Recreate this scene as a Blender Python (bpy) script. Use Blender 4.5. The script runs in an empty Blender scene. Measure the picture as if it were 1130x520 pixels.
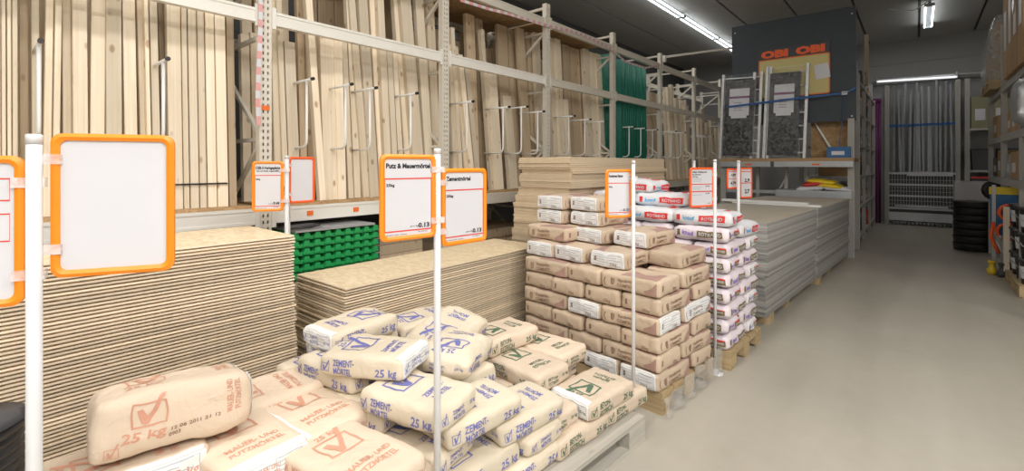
import bpy, bmesh, math, random
from mathutils import Vector, Matrix, noise
random.seed(7)
scn = bpy.context.scene
COL = scn.collection
# ------------------------------------------------------------------ camera, world, exposure
F, HY, VX, CH = 520.0, 182.0, 1012.0, 1.6
AZ = math.atan((VX - 565) / F)
cA, sA = math.cos(AZ), math.sin(AZ)
cd = bpy.data.cameras.new('camera'); cam = bpy.data.objects.new('camera', cd); COL.objects.link(cam)
cd.sensor_width = 36; cd.lens = F / 1130 * 36; cd.shift_y = -(260 - HY) / 1130; cd.clip_start = .05
cam.location = (0, 0, CH); cam.rotation_euler = (math.pi / 2, 0, AZ)
scn.camera = cam
w = bpy.data.worlds.new('world'); scn.world = w; w.use_nodes = True
w.node_tree.nodes['Background'].inputs[0].default_value = (.9, .95, 1, 1)
w.node_tree.nodes['Background'].inputs[1].default_value = .25
scn.view_settings.view_transform = 'Standard'; scn.view_settings.look = 'None'
scn.view_settings.exposure = 0.30; scn.view_settings.gamma = 1; scn.view_settings.use_curve_mapping = False
LAMP_ADDED, LAMP_RACK, LAMP_FAR = 72.0, 8.0, 15.0
CEIL = 5.05

def atZ(px, py, Z):
    xr = (px - 565) / F * Z
    return Vector((cA * xr - sA * Z, sA * xr + cA * Z, CH - (py - HY) / F * Z))
def gr(px, py, z=0): return atZ(px, py, F * (CH - z) / (py - HY))
def onX(px, py, X): return atZ(px, py, X / (cA * (px - 565) / F - sA))
def onY(px, py, Y): return atZ(px, py, Y / (sA * (px - 565) / F + cA))

# ------------------------------------------------------------------ materials
def new_mat(name):
    m = bpy.data.materials.new(name); m.use_nodes = True
    nt = m.node_tree; return m, nt, nt.nodes['Principled BSDF']
def plain(name, col, rough=.5, metal=0, var=.0, bump=0, bscale=60, spec=.5, rnd=0.0, crinkle=0.0):
    m, nt, b = new_mat(name)
    b.inputs['Roughness'].default_value = rough; b.inputs['Metallic'].default_value = metal
    b.inputs['Specular IOR Level'].default_value = spec
    c4 = (*col, 1)
    tc = nt.nodes.new('ShaderNodeTexCoord'); nz = nt.nodes.new('ShaderNodeTexNoise')
    nz.inputs['Scale'].default_value = bscale * .2; nz.inputs['Detail'].default_value = 4
    nt.links.new(tc.outputs['Object'], nz.inputs['Vector'])
    mx = nt.nodes.new('ShaderNodeMix'); mx.data_type = 'RGBA'
    v = max(var, .02)
    mx.inputs[6].default_value = (*[x * (1 - v) for x in col], 1); mx.inputs[7].default_value = (*[min(1, x * (1 + v)) for x in col], 1)
    nt.links.new(nz.outputs['Fac'], mx.inputs[0])
    out = mx.outputs[2]
    if rnd:
        oi = nt.nodes.new('ShaderNodeObjectInfo'); hs = nt.nodes.new('ShaderNodeHueSaturation')
        mr = nt.nodes.new('ShaderNodeMapRange'); mr.inputs[3].default_value = 1 - rnd; mr.inputs[4].default_value = 1 + rnd * .6
        nt.links.new(oi.outputs['Random'], mr.inputs[0]); nt.links.new(mr.outputs[0], hs.inputs['Value'])
        nt.links.new(out, hs.inputs['Color']); out = hs.outputs[0]
    nt.links.new(out, b.inputs['Base Color'])
    if bump:
        n2 = nt.nodes.new('ShaderNodeTexNoise'); n2.inputs['Scale'].default_value = bscale; n2.inputs['Detail'].default_value = 5; n2.inputs['Distortion'].default_value = crinkle
        nt.links.new(tc.outputs['Object'], n2.inputs['Vector'])
        bp = nt.nodes.new('ShaderNodeBump'); bp.inputs['Strength'].default_value = bump; bp.inputs['Distance'].default_value = .01
        nt.links.new(n2.outputs['Fac'], bp.inputs['Height']); nt.links.new(bp.outputs[0], b.inputs['Normal'])
    return m
def wood(name, c1, c2, knot, axis=2, rnd=.15, rough=.6):
    m, nt, b = new_mat(name); N = nt.nodes.new; L = nt.links.new
    b.inputs['Roughness'].default_value = rough
    tc = N('ShaderNodeTexCoord'); oi = N('ShaderNodeObjectInfo'); ad = N('ShaderNodeVectorMath'); ad.operation = 'ADD'
    sc = N('ShaderNodeVectorMath'); sc.operation = 'SCALE'; sc.inputs['Scale'].default_value = 37.0
    cb = N('ShaderNodeCombineXYZ')
    for i in range(3): L(oi.outputs['Random'], cb.inputs[i])
    L(cb.outputs[0], sc.inputs[0]); L(tc.outputs['Object'], ad.inputs[0]); L(sc.outputs[0], ad.inputs[1])
    mp = N('ShaderNodeMapping'); s = [70, 70, 70]; s[axis] = 1.6; mp.inputs['Scale'].default_value = s
    L(ad.outputs[0], mp.inputs[0])
    nz = N('ShaderNodeTexNoise'); nz.inputs['Scale'].default_value = 1; nz.inputs['Detail'].default_value = 4; L(mp.outputs[0], nz.inputs['Vector'])
    mx = N('ShaderNodeMix'); mx.data_type = 'RGBA'; mx.inputs[6].default_value = (*c1, 1); mx.inputs[7].default_value = (*c2, 1)
    mr0 = N('ShaderNodeMapRange'); mr0.inputs[1].default_value = .3; mr0.inputs[2].default_value = .7
    L(nz.outputs['Fac'], mr0.inputs[0]); L(mr0.outputs[0], mx.inputs[0])
    mp2 = N('ShaderNodeMapping'); s2 = [9, 9, 9]; s2[axis] = 4.5; mp2.inputs['Scale'].default_value = s2; L(ad.outputs[0], mp2.inputs[0])
    vo = N('ShaderNodeTexVoronoi'); vo.inputs['Scale'].default_value = 1; L(mp2.outputs[0], vo.inputs['Vector'])
    mr = N('ShaderNodeMapRange'); mr.inputs[1].default_value = .09; mr.inputs[2].default_value = .17; mr.inputs[3].default_value = .75; mr.inputs[4].default_value = 0
    L(vo.outputs['Distance'], mr.inputs[0])
    mk = N('ShaderNodeMix'); mk.data_type = 'RGBA'; mk.inputs[7].default_value = (*knot, 1)
    L(mr.outputs[0], mk.inputs[0]); L(mx.outputs[2], mk.inputs[6])
    hs = N('ShaderNodeHueSaturation'); mv = N('ShaderNodeMapRange'); mv.inputs[3].default_value = 1 - rnd; mv.inputs[4].default_value = 1 + rnd * .5
    L(oi.outputs['Random'], mv.inputs[0]); L(mv.outputs[0], hs.inputs['Value']); L(mk.outputs[2], hs.inputs['Color'])
    L(hs.outputs[0], b.inputs['Base Color'])
    return m
def flakes(name, c1, c2, c3, scale=30):
    m, nt, b = new_mat(name); N = nt.nodes.new; L = nt.links.new
    b.inputs['Roughness'].default_value = .75
    tc = N('ShaderNodeTexCoord'); mp = N('ShaderNodeMapping'); mp.inputs['Scale'].default_value = (scale * .8, scale * 1.6, scale); L(tc.outputs['Object'], mp.inputs[0])
    nz = N('ShaderNodeTexNoise'); nz.inputs['Scale'].default_value = .5; L(mp.outputs[0], nz.inputs['Vector'])
    ad = N('ShaderNodeVectorMath'); ad.operation = 'ADD'; L(mp.outputs[0], ad.inputs[0]); L(nz.outputs['Color'], ad.inputs[1])
    vo = N('ShaderNodeTexVoronoi'); vo.inputs['Scale'].default_value = 1; L(ad.outputs[0], vo.inputs['Vector'])
    sp = N('ShaderNodeSeparateColor'); L(vo.outputs['Color'], sp.inputs[0])
    cr = N('ShaderNodeValToRGB'); e = cr.color_ramp.elements; e[0].color = (*c1, 1); e[1].color = (*c2, 1)
    x = cr.color_ramp.elements.new(.5); x.color = (*c3, 1); L(sp.outputs[0], cr.inputs[0])
    oi = N('ShaderNodeObjectInfo'); hs = N('ShaderNodeHueSaturation'); mv = N('ShaderNodeMapRange'); mv.inputs[3].default_value = .86; mv.inputs[4].default_value = 1.08
    L(oi.outputs['Random'], mv.inputs[0]); L(mv.outputs[0], hs.inputs['Value']); L(cr.outputs[0], hs.inputs['Color'])
    L(hs.outputs[0], b.inputs['Base Color']); return m
def emis(name, col, st):
    m, nt, b = new_mat(name); b.inputs['Emission Color'].default_value = (*col, 1); b.inputs['Emission Strength'].default_value = st
    b.inputs['Base Color'].default_value = (*col, 1); return m
def film(name, col, alpha, rough=.25, spread=.5):
    m, nt, b = new_mat(name); N = nt.nodes.new; L = nt.links.new
    b.inputs['Base Color'].default_value = (*col, 1); b.inputs['Roughness'].default_value = rough
    tc = N('ShaderNodeTexCoord'); nz = N('ShaderNodeTexNoise'); nz.inputs['Scale'].default_value = 14; nz.inputs['Detail'].default_value = 5; nz.inputs['Distortion'].default_value = 1.2
    L(tc.outputs['Object'], nz.inputs['Vector'])
    mr = N('ShaderNodeMapRange'); mr.inputs[1].default_value = .35; mr.inputs[2].default_value = .7; mr.inputs[3].default_value = alpha * (1 - spread); mr.inputs[4].default_value = min(1, alpha * (1 + spread))
    L(nz.outputs['Fac'], mr.inputs[0]); L(mr.outputs[0], b.inputs['Alpha'])
    bp = N('ShaderNodeBump'); bp.inputs['Strength'].default_value = .6; bp.inputs['Distance'].default_value = .01; L(nz.outputs['Fac'], bp.inputs['Height']); L(bp.outputs[0], b.inputs['Normal'])
    return m
M = {}
M['spruce'] = wood('spruce', (.89, .79, .64), (.80, .67, .49), (.38, .22, .11), rnd=.28)
M['spruce_brown'] = wood('spruce_brown', (.64, .51, .36), (.52, .40, .26), (.27, .15, .07), rnd=.25)
M['pallet_wood'] = wood('pallet_wood', (.55, .42, .24), (.42, .30, .16), (.2, .12, .06), axis=0)
M['pallet_grey'] = wood('pallet_grey', (.56, .53, .47), (.43, .40, .35), (.25, .22, .18), axis=0)
M['osb'] = flakes('osb', (.66, .52, .34), (.80, .67, .47), (.74, .60, .40))
M['osb_edge'] = plain('osb_edge', (.86, .73, .57), .8, var=.10, rnd=.26, bscale=400)
M['chipboard'] = flakes('chipboard', (.68, .54, .37), (.75, .61, .44), (.71, .57, .40), 160)
M['osb_dark'] = flakes('osb_dark', (.36, .22, .10), (.50, .33, .17), (.43, .27, .13), 24)
M['plaster'] = plain('plasterboard', (.36, .355, .34), .8, var=.06, rnd=.35)
M['plaster_edge'] = plain('plasterboard_top', (.42, .37, .30), .85, var=.05)
M['plaster_white'] = plain('plasterboard_white', (.72, .72, .70), .7)
M['rack'] = plain('rack_enamel', (.70, .66, .58), .4, var=.04)
M['rack_white'] = plain('rack_beam_enamel', (.80, .78, .73), .35, var=.03)
M['steel'] = plain('galvanised_steel', (.48, .50, .52), .4, .5, var=.1)
M['arm'] = plain('arm_enamel', (.86, .86, .85), .35, var=.03)
M['black'] = plain('black_plastic', (.02, .02, .022), .4)
M['dark'] = plain('dark_metal', (.06, .06, .065), .5)
M['orange'] = plain('orange_plastic', (.95, .28, .01), .35, var=.03)
M['orange_red'] = plain('orange_red_plastic', (.90, .12, .02), .35)
M['sticker'] = plain('orange_sticker', (.85, .17, .03), .5)
M['paper'] = plain('white_paper', (.66, .66, .70), .5, var=.01)
M['ink'] = plain('black_ink', (.015, .015, .02), .6)
M['ink_red'] = plain('red_ink', (.72, .06, .04), .6)
M['ink_grey'] = plain('grey_ink', (.48, .50, .54), .6)
M['pole'] = plain('white_pole_enamel', (.68, .68, .69), .35)
M['clip'] = film('clear_clip', (.85, .80, .80), .6)
M['kraft'] = plain('kraft_paper', (.70, .575, .45), .7, var=.05, bump=.8, bscale=9, rnd=.10, crinkle=1.6, spec=.3)
M['kraft_pale'] = plain('pale_kraft_paper', (.72, .635, .50), .7, var=.05, bump=.8, bscale=9, rnd=.08, crinkle=1.6, spec=.3)
M['kraft_contact'] = plain('brown_kraft_paper', (.60, .475, .355), .7, var=.05, bump=.8, bscale=9, rnd=.10, crinkle=1.6, spec=.3)
M['white_sack'] = plain('white_sack_paper', (.74, .75, .78), .55, var=.05, bump=.8, bscale=9, rnd=.06, crinkle=1.6, spec=.35)
M['pink_sack'] = plain('pinkish_sack_paper', (.76, .68, .73), .55, var=.05, bump=.8, bscale=9, rnd=.06, crinkle=1.6, spec=.35)
M['label_paper'] = plain('white_label_paper', (.82, .82, .82), .6, bump=.2, bscale=30)
M['p_blue'] = plain('blue_print', (.17, .18, .46), .65)
M['p_terra'] = plain('terracotta_print', (.64, .33, .23), .65)
M['p_brown'] = plain('brown_print', (.27, .16, .11), .65)
M['p_maroon'] = plain('maroon_print', (.42, .26, .22), .65)
M['p_green'] = plain('green_print', (.09, .16, .10), .65)
M['p_olive'] = plain('olive_print', (.20, .15, .05), .65)
M['p_red'] = plain('red_print', (.75, .04, .04), .55)
M['p_cyan'] = plain('cyan_print', (.03, .38, .75), .55)
M['p_violet'] = plain('violet_print', (.22, .12, .62), .55)
M['green'] = plain('green_plastic', (.02, .36, .10), .4, var=.15)
M['panel'] = plain('slate_panel', (.045, .055, .068), .6, var=.06)
M['poster'] = plain('yellow_poster', (.62, .54, .24), .6)
M['strap'] = plain('blue_strap', (.01, .09, .30), .5)
M['tape'] = plain('red_tape', (.72, .36, .36), .5)
M['wrap_dark'] = plain('dark_film_pack', (.02, .02, .023), .18, var=.2, bump=.6, bscale=18)
M['card'] = plain('cardboard', (.42, .27, .14), .75, var=.05, rnd=.15)
M['card_olive'] = plain('olive_carton', (.30, .29, .18), .7, rnd=.1)
M['boxblue'] = plain('blue_carton', (.03, .13, .30), .5)
M['yellow'] = plain('yellow_plastic', (.80, .58, .03), .45)
M['red'] = plain('red_plastic', (.60, .04, .03), .4)
M['purple'] = plain('purple_plastic', (.16, .02, .13), .4)
M['wrap'] = film('clear_stretch_film', (.75, .77, .78), .35, .12)
M['haze_film'] = film('dull_stretch_film', (.70, .68, .64), .22, .25, .35)
M['thin_film'] = film('thin_stretch_film', (.80, .82, .84), .09, .08, .9)
M['net'] = film('green_net', (.012, .20, .14), .80, .5, .12)
M['alu'] = plain('aluminium', (.70, .71, .72), .35, .4, var=.05)
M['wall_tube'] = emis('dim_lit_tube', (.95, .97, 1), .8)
M['rack_grey'] = plain('grey_rack_enamel', (.44, .43, .40), .45, var=.05)
M['profile'] = plain('dull_zinc_profile', (.30, .32, .34), .4, .5, var=.1, rnd=.3)
M['tube'] = emis('lit_tube', (.92, .97, 1), 6)
M['floor'] = None
def floor_mat():
    m, nt, b = new_mat('concrete_floor'); N = nt.nodes.new; L = nt.links.new
    tc = N('ShaderNodeTexCoord')
    n1 = N('ShaderNodeTexNoise'); n1.inputs['Scale'].default_value = .8; n1.inputs['Detail'].default_value = 6
    n2 = N('ShaderNodeTexNoise'); n2.inputs['Scale'].default_value = 9; n2.inputs['Detail'].default_value = 8
    L(tc.outputs['Object'], n1.inputs['Vector']); L(tc.outputs['Object'], n2.inputs['Vector'])
    mp = N('ShaderNodeMapping'); mp.inputs['Scale'].default_value = (2.2, .25, 1); mp.inputs['Rotation'].default_value = (0, 0, .15); L(tc.outputs['Object'], mp.inputs[0])
    n3 = N('ShaderNodeTexNoise'); n3.inputs['Scale'].default_value = 1.5; n3.inputs['Detail'].default_value = 6; L(mp.outputs[0], n3.inputs['Vector'])
    a = N('ShaderNodeMath'); a.operation = 'ADD'; L(n1.outputs['Fac'], a.inputs[0]); L(n3.outputs['Fac'], a.inputs[1])
    a2 = N('ShaderNodeMath'); a2.operation = 'MULTIPLY_ADD'; a2.inputs[1].default_value = .35; L(n2.outputs['Fac'], a2.inputs[0]); L(a.outputs[0], a2.inputs[2])
    mr = N('ShaderNodeMapRange'); mr.inputs[1].default_value = .85; mr.inputs[2].default_value = 1.5; L(a2.outputs[0], mr.inputs[0])
    cr = N('ShaderNodeValToRGB'); e = cr.color_ramp.elements; e[0].color = (.37, .34, .285, 1); e[1].color = (.46, .43, .37, 1); L(mr.outputs[0], cr.inputs[0])
    L(cr.outputs[0], b.inputs['Base Color']); b.inputs['Roughness'].default_value = .45; b.inputs['Specular IOR Level'].default_value = .35
    bp = N('ShaderNodeBump'); bp.inputs['Strength'].default_value = .08; bp.inputs['Distance'].default_value = .01; L(n2.outputs['Fac'], bp.inputs['Height']); L(bp.outputs[0], b.inputs['Normal'])
    return m
M['floor'] = floor_mat()
M['ceiling'] = plain('ceiling_grey', (.46, .45, .43), .8, var=.05)
M['wall'] = plain('wall_grey', (.36, .36, .36), .8, var=.05)
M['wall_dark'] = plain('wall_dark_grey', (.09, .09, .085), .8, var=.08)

# ------------------------------------------------------------------ mesh helpers
class MB:
    def __init__(s): s.v = []; s.f = []; s.m = []
    def box(s, lo, hi, mi=0, mat=None):
        n = len(s.v); P = [Vector((x, y, z)) for z in (lo[2], hi[2]) for y in (lo[1], hi[1]) for x in (lo[0], hi[0])]
        if mat is not None: P = [mat @ p for p in P]
        s.v += [tuple(p) for p in P]
        for q in ((0, 2, 3, 1), (4, 5, 7, 6), (0, 1, 5, 4), (2, 6, 7, 3), (0, 4, 6, 2), (1, 3, 7, 5)):
            s.f.append(tuple(n + i for i in q)); s.m.append(mi)
        return s
    def bar(s, p0, p1, wx, wy, mi=0, up=(0, 0, 1)):
        p0, p1 = Vector(p0), Vector(p1); d = p1 - p0; L = d.length; d.normalize()
        u = Vector(up)
        if abs(d.dot(u)) > .95: u = Vector((1, 0, 0))
        x = d.cross(u).normalized(); y = x.cross(d).normalized()
        mt = Matrix(((x.x, y.x, d.x, p0.x), (x.y, y.y, d.y, p0.y), (x.z, y.z, d.z, p0.z), (0, 0, 0, 1)))
        return s.box((-wx / 2, -wy / 2, 0), (wx / 2, wy / 2, L), mi, mt)
    def tube(s, pts, r, n=8, mi=0, cap=True):
        pts = [Vector(p) for p in pts]; rings = []
        prev = None
        for i, p in enumerate(pts):
            d = (pts[min(i + 1, len(pts) - 1)] - pts[max(i - 1, 0)]).normalized()
            if prev is None:
                u = Vector((0, 0, 1)) if abs(d.z) < .9 else Vector((1, 0, 0)); x = d.cross(u).normalized()
            else: x = (prev - d * prev.dot(d)).normalized()
            prev = x; y = d.cross(x)
            rr = r[i] if isinstance(r, (list, tuple)) else r
            b = len(s.v)
            for k in range(n):
                a = 2 * math.pi * k / n; s.v.append(tuple(p + (x * math.cos(a) + y * math.sin(a)) * rr))
            rings.append(b)
        for i in range(len(rings) - 1):
            for k in range(n):
                s.f.append((rings[i] + k, rings[i] + (k + 1) % n, rings[i + 1] + (k + 1) % n, rings[i + 1] + k)); s.m.append(mi)
        if cap:
            s.f.append(tuple(rings[0] + k for k in range(n))[::-1]); s.m.append(mi)
            s.f.append(tuple(rings[-1] + k for k in range(n))); s.m.append(mi)
        return s
    def lathe(s, prof, n=16, c=(0, 0, 0), mi=0):
        return s.tube([(c[0], c[1], c[2] + z) for r, z in prof], [max(r, .0005) for r, z in prof], n, mi)
    def prism(s, poly, lo, hi, fn, mi=0):
        n = len(s.v); k = len(poly)
        for t in (lo, hi): s.v += [tuple(fn(a, b, t)) for a, b in poly]
        s.f.append(tuple(range(n, n + k))[::-1]); s.f.append(tuple(range(n + k, n + 2 * k))); s.m += [mi, mi]
        for i in range(k):
            j = (i + 1) % k; s.f.append((n + i, n + j, n + k + j, n + k + i)); s.m.append(mi)
        return s
    def mesh(s, name, mats, smooth=False):
        me = bpy.data.meshes.new(name); me.from_pydata(s.v, [], s.f)
        for m in (mats if isinstance(mats, (list, tuple)) else [mats]): me.materials.append(M[m] if isinstance(m, str) else m)
        if any(s.m): me.polygons.foreach_set('material_index', s.m)
        bm = bmesh.new(); bm.from_mesh(me); bmesh.ops.recalc_face_normals(bm, faces=bm.faces); bm.to_mesh(me); bm.free()
        if smooth: me.polygons.foreach_set('use_smooth', [True] * len(me.polygons))
        me.update(); return me
def link(name, me, parent=None, loc=None, rot=None):
    o = bpy.data.objects.new(name, me); COL.objects.link(o)
    if parent is not None: o.parent = parent
    if loc is not None: o.location = loc
    if rot is not None: o.rotation_euler = rot
    return o
def tag(o, label=None, cat=None, group=None, kind=None):
    if label: o['label'] = label
    if cat: o['category'] = cat
    if group: o['group'] = group
    if kind: o['kind'] = kind
    return o
def empty(name, label, cat, loc=(0, 0, 0), rot=(0, 0, 0), group=None, kind=None):
    o = link(name, None, None, loc, rot); o.empty_display_size = .1
    return tag(o, label, cat, group, kind)
def part(name, mb, mats, parent, smooth=False, loc=None, rot=None):
    return link(name, mb.mesh(name, mats, smooth), parent, loc, rot)
ONES = 'first second third fourth fifth sixth seventh eighth ninth tenth eleventh twelfth thirteenth fourteenth fifteenth sixteenth seventeenth eighteenth nineteenth'.split()
TENS = {20: ('twentieth', 'twenty'), 30: ('thirtieth', 'thirty'), 40: ('fortieth', 'forty'), 50: ('fiftieth', 'fifty'), 60: ('sixtieth', 'sixty'), 70: ('seventieth', 'seventy'), 80: ('eightieth', 'eighty'), 90: ('ninetieth', 'ninety')}
def nth(i):
    if i < 20: return ONES[i - 1]
    t = i // 10 * 10
    return TENS[t][0] if i == t else TENS[t][1] + '-' + ONES[i - t - 1]

# text -> 2D triangles (left/baseline at origin, cap height about 1)
_tc = {}
def text_tris(s, off=.022):
    key = (s, off)
    if key in _tc: return _tc[key]
    cu = bpy.data.curves.new('t', 'FONT'); cu.body = s; cu.size = 1.0; cu.resolution_u = 2; cu.offset = off
    ob = bpy.data.objects.new('t', cu); me = ob.to_mesh(); me.calc_loop_triangles()
    V = [(v.co.x, v.co.y) for v in me.vertices]; T = [tuple(t.vertices) for t in me.loop_triangles]
    ob.to_mesh_clear(); bpy.data.objects.remove(ob); bpy.data.curves.remove(cu)
    x1 = max(v[0] for v in V) if V else 1; k = 1 / .72
    V = [(x * k, y * k) for x, y in V]
    _tc[key] = (V, T, x1 * k); return _tc[key]
def text_shape(s, cx, cy, h, rot=0, width=None, off=.022):
    V, T, wd = text_tris(s, off); kx = h if width is None else width / wd
    c, sn = math.cos(rot), math.sin(rot); out = []
    P = []
    for x, y in V:
        a, b = (x - wd / 2) * kx, (y - .5) * h
        P.append((cx + a * c - b * sn, cy + a * sn + b * c))
    return [(P[i], P[j], P[k]) for i, j, k in T]
def poly_shape(pts):
    return [(pts[0], pts[i], pts[i + 1]) for i in range(1, len(pts) - 1)]
def rect_shape(x0, y0, x1, y1): return poly_shape([(x0, y0), (x1, y0), (x1, y1), (x0, y1)])
def frame_shape(x0, y0, x1, y1, t):
    return rect_shape(x0, y0, x1, y0 + t) + rect_shape(x0, y1 - t, x1, y1) + rect_shape(x0, y0 + t, x0 + t, y1 - t) + rect_shape(x1 - t, y0 + t, x1, y1 - t)
def tick_shape(cx, cy, s, rot=0):
    T = frame_shape(-.5, -.42, .5, .42, .06)
    T += poly_shape([(-.32, .18), (-.18, .22), (-.02, -.12), (-.12, -.34), (-.2, -.3)])
    T += poly_shape([(-.12, -.34), (.0, -.32), (.5, .72), (.36, .76), (-.02, -.05)])
    c, sn = math.cos(rot) * s, math.sin(rot) * s
    return [tuple((cx + x * c - y * sn, cy + x * sn + y * c) for x, y in t) for t in T]
def split(tris, mx):
    out = []; st = list(tris)
    while st:
        t = st.pop(); L = [math.dist(t[i], t[(i + 1) % 3]) for i in range(3)]; i = L.index(max(L))
        if L[i] > mx:
            a, b, c = t[i], t[(i + 1) % 3], t[(i + 2) % 3]; m = ((a[0] + b[0]) / 2, (a[1] + b[1]) / 2)
            st += [(a, m, c), (m, b, c)]
        else: out.append(t)
    return out

# ------------------------------------------------------------------ the hall
def struct(name, mb, mats): return tag(part(name, mb, mats, None), kind='structure')
def setlabel(o, l, c): o['label'] = l; o['category'] = c; return o
XL, XR, YB, YF = -6.4, 6.5, -6.0, 17.0
setlabel(struct('floor', MB().box((XL, YB, -.1), (XR, YF, 0)), 'floor'), 'smooth beige grey concrete floor of the aisle', 'floor')
setlabel(struct('wall_back', MB().box((XL, YF, 0), (XR, YF + .2, CEIL + .3)), 'wall'), 'grey end wall of the hall behind the metal profiles', 'wall')
setlabel(struct('wall_left', MB().box((XL - .2, YB, 0), (XL, YF, CEIL + .3)), 'wall_dark'), 'dark wall behind the timber rack', 'wall')
setlabel(struct('wall_right', MB().box((XR, YB, 0), (XR + .2, YF, CEIL + .3)), 'wall'), 'grey side wall beyond the right hand racks', 'wall')
setlabel(struct('wall_front', MB().box((XL, YB - .2, 0), (XR, YB, CEIL + .3)), 'wall'), 'grey wall behind the viewer', 'wall')
ce = struct('ceiling', MB().box((XL, YB, CEIL + .05), (XR, YF, CEIL + .15)), 'wall_dark'); setlabel(ce, 'dark grey ceiling of long metal panels', 'ceiling')
x = XL; me = MB().box((.012, YB, CEIL), (1.05 - .012, YF, CEIL + .05)).mesh('ceiling_panel', 'ceiling')
while x < XR - .1: link('ceiling_panel', me, ce, (x, 0, 0)); x += 1.075
wt = struct('trim_1', MB().box((-1.2, YF - .04, 4.42), (6.4, YF, 4.46)).box((-1.2, YF - .08, 3.86), (6.4, YF, 3.98)), 'wall'); setlabel(wt, 'grey ledge running along the end wall', 'ledge')
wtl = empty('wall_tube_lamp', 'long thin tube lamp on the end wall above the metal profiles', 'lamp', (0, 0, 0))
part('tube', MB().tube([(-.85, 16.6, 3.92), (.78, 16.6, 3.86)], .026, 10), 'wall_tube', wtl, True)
part('rail', MB().tube([(-.95, 16.68, 3.97), (2.2, 16.68, 3.90)], .035, 8), 'alu', wtl, True)
for x_ in (-.84, .77): part('holder', MB().box((x_ - .02, 16.58, 3.84), (x_ + .02, 17, 4.0)), 'steel', wtl)

# ------------------------------------------------------------------ ceiling lamps
def lamp(name, x, y, power, label, group, length=1.5, size=.35):
    o = empty(name, label, 'lamp', (x, y, CEIL), group=group)
    part('housing', MB().prism([(-.02, 0), (.02, 0), (.03, -.06), (-.03, -.06)], -length / 2, length / 2, lambda a, b, t: (a, t, b)), 'steel', o)
    for yy in (-length / 2 + .03, length / 2 - .03): part('tube_holder', MB().box((-.085, yy - .012, -.12), (.085, yy + .012, -.055)), 'steel', o)
    for dx in (-.065, .065):
        t = part('tube', MB().tube([(dx, -length / 2 + .03, -.1), (dx, length / 2 - .03, -.1)], .014, 8), 'tube', o, True)
    if power:
        ld = bpy.data.lights.new('tube_light', 'AREA'); ld.shape = 'RECTANGLE'; ld.size = size; ld.size_y = length; ld.energy = power; ld.color = (1, .965, .91)
        l = bpy.data.objects.new('tube_light', ld); COL.objects.link(l); l.parent = o; l.location = (0, 0, -.13)
    return o
i = 0
for k in range(8):
    y = -2.6 + 2.4 * k
    i += 1; lamp('tube_lamp', -4.05, y, LAMP_RACK * (1.0 if y < 8 else 1.6), nth(i) + ' ceiling tube lamp in the row above the timber rack', 'tube lamps above the timber rack', 2.36)
for row, xx in enumerate((-1.4, 1.6, 4.2)):  # unseen rows overhead, added to brighten the near left from the front
    for k in range(3):
        lamp('tube_lamp', xx, -3.2 + 2.6 * k, LAMP_ADDED * (.55, 1.0, 1.7)[row], nth(k + 1) + ' unseen added tube lamp of ' + ('the row above the mortar sacks', 'the row above the near aisle', 'the row beyond the near aisle')[row], 'unseen added tube lamps above the near aisle', 2.0, .5)
lamp('tube_lamp', .2, 14.25, LAMP_FAR, 'short bright tube lamp hanging over the far end of the aisle', None, 2.1)
tag(part('lamp_cable', MB().tube([(.2, 13.1, CEIL - .02), (-.05, 13.2, CEIL - .16), (-.22, 13.25, CEIL - .12), (-.5, 13.3, CEIL)], .012, 6), 'arm', None, True), 'thin white cable dangling beside the far tube lamp', 'cable')
#SECTION2
def kids(o): return [c for c in bpy.data.objects if c.parent == o]
def copytree(o, parent=None):
    c = o.copy(); COL.objects.link(c); c.parent = parent
    for ch in o.children: copytree(ch, c)
    return c
RZ = lambda d: math.radians(d)
# ------------------------------------------------------------------ timber rack along the left
RX, RB = -3.8, -4.9
UY = [-.34, 1.513, 3.34, 5.176, 7.021, 8.92, 10.78, 12.63, 14.5]
rack = empty('timber_rack', 'tall pale perforated steel rack holding upright timber along the left', 'rack')
def upright_mesh(h, mat='rack'):
    b = MB()
    for y0 in (-.045, -.011, .023): b.box((-.004, y0, 0), (.0, y0 + .022, h))
    b.box((-.065, -.045, 0), (-.004, -.041, h)); b.box((-.065, .041, 0), (-.004, .045, h))
    z = .02
    while z < h - .03:
        for y0 in (-.023, .011): b.box((-.004, y0, z), (0, y0 + .012, z + .026))
        z += .05
    b.box((-.06, -.03, 0), (-.055, .03, h))
    return b.mesh('upright', mat)
um = upright_mesh(3.79)
for k, y in enumerate(UY):
    link('upright', um, rack, (RX, y, 0)); link('upright', um, rack, (RB, y, 0))
    b = MB()
    zs = [.2, 1.0, 1.8, 2.6, 3.4]
    b.bar((RX - .06, y, 3.74), (RB + .01, y, 3.74), .03, .03)
    for a, z in enumerate(zs):
        b.bar((RX - .06, y, z), (RB + .01, y, z), .03, .03)
        if a < 4: b.bar((RX - .06 if a % 2 == 0 else RB, y, z), (RB if a % 2 == 0 else RX - .06, y, zs[a + 1]), .03, .03)
    part('brace', b, 'rack', rack)
def beam(y0, y1, z, x, h=.11, mat='rack', sticker=False):
    b = MB().box((x - .05, y0, z - h / 2), (x, y1, z + h / 2)).box((x, y0, z - h / 2), (x + .006, y1, z - h / 2 + .02)).box((x, y0, z + h / 2 - .02), (x + .006, y1, z + h / 2))
    for yy in (y0, y1 - .03): b.box((x, yy, z - h / 2 - .03), (x + .012, yy + .03, z + h / 2 + .03))
    o = part('crossbeam', b, mat, rack)
    if sticker:
        yy = y0 + .28
        while yy < y1 - .15:
            part('orange_sticker', MB().box((x, yy, z - .022), (x + .008, yy + .05, z + .016)), 'sticker', o); yy += .42
    return o
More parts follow.
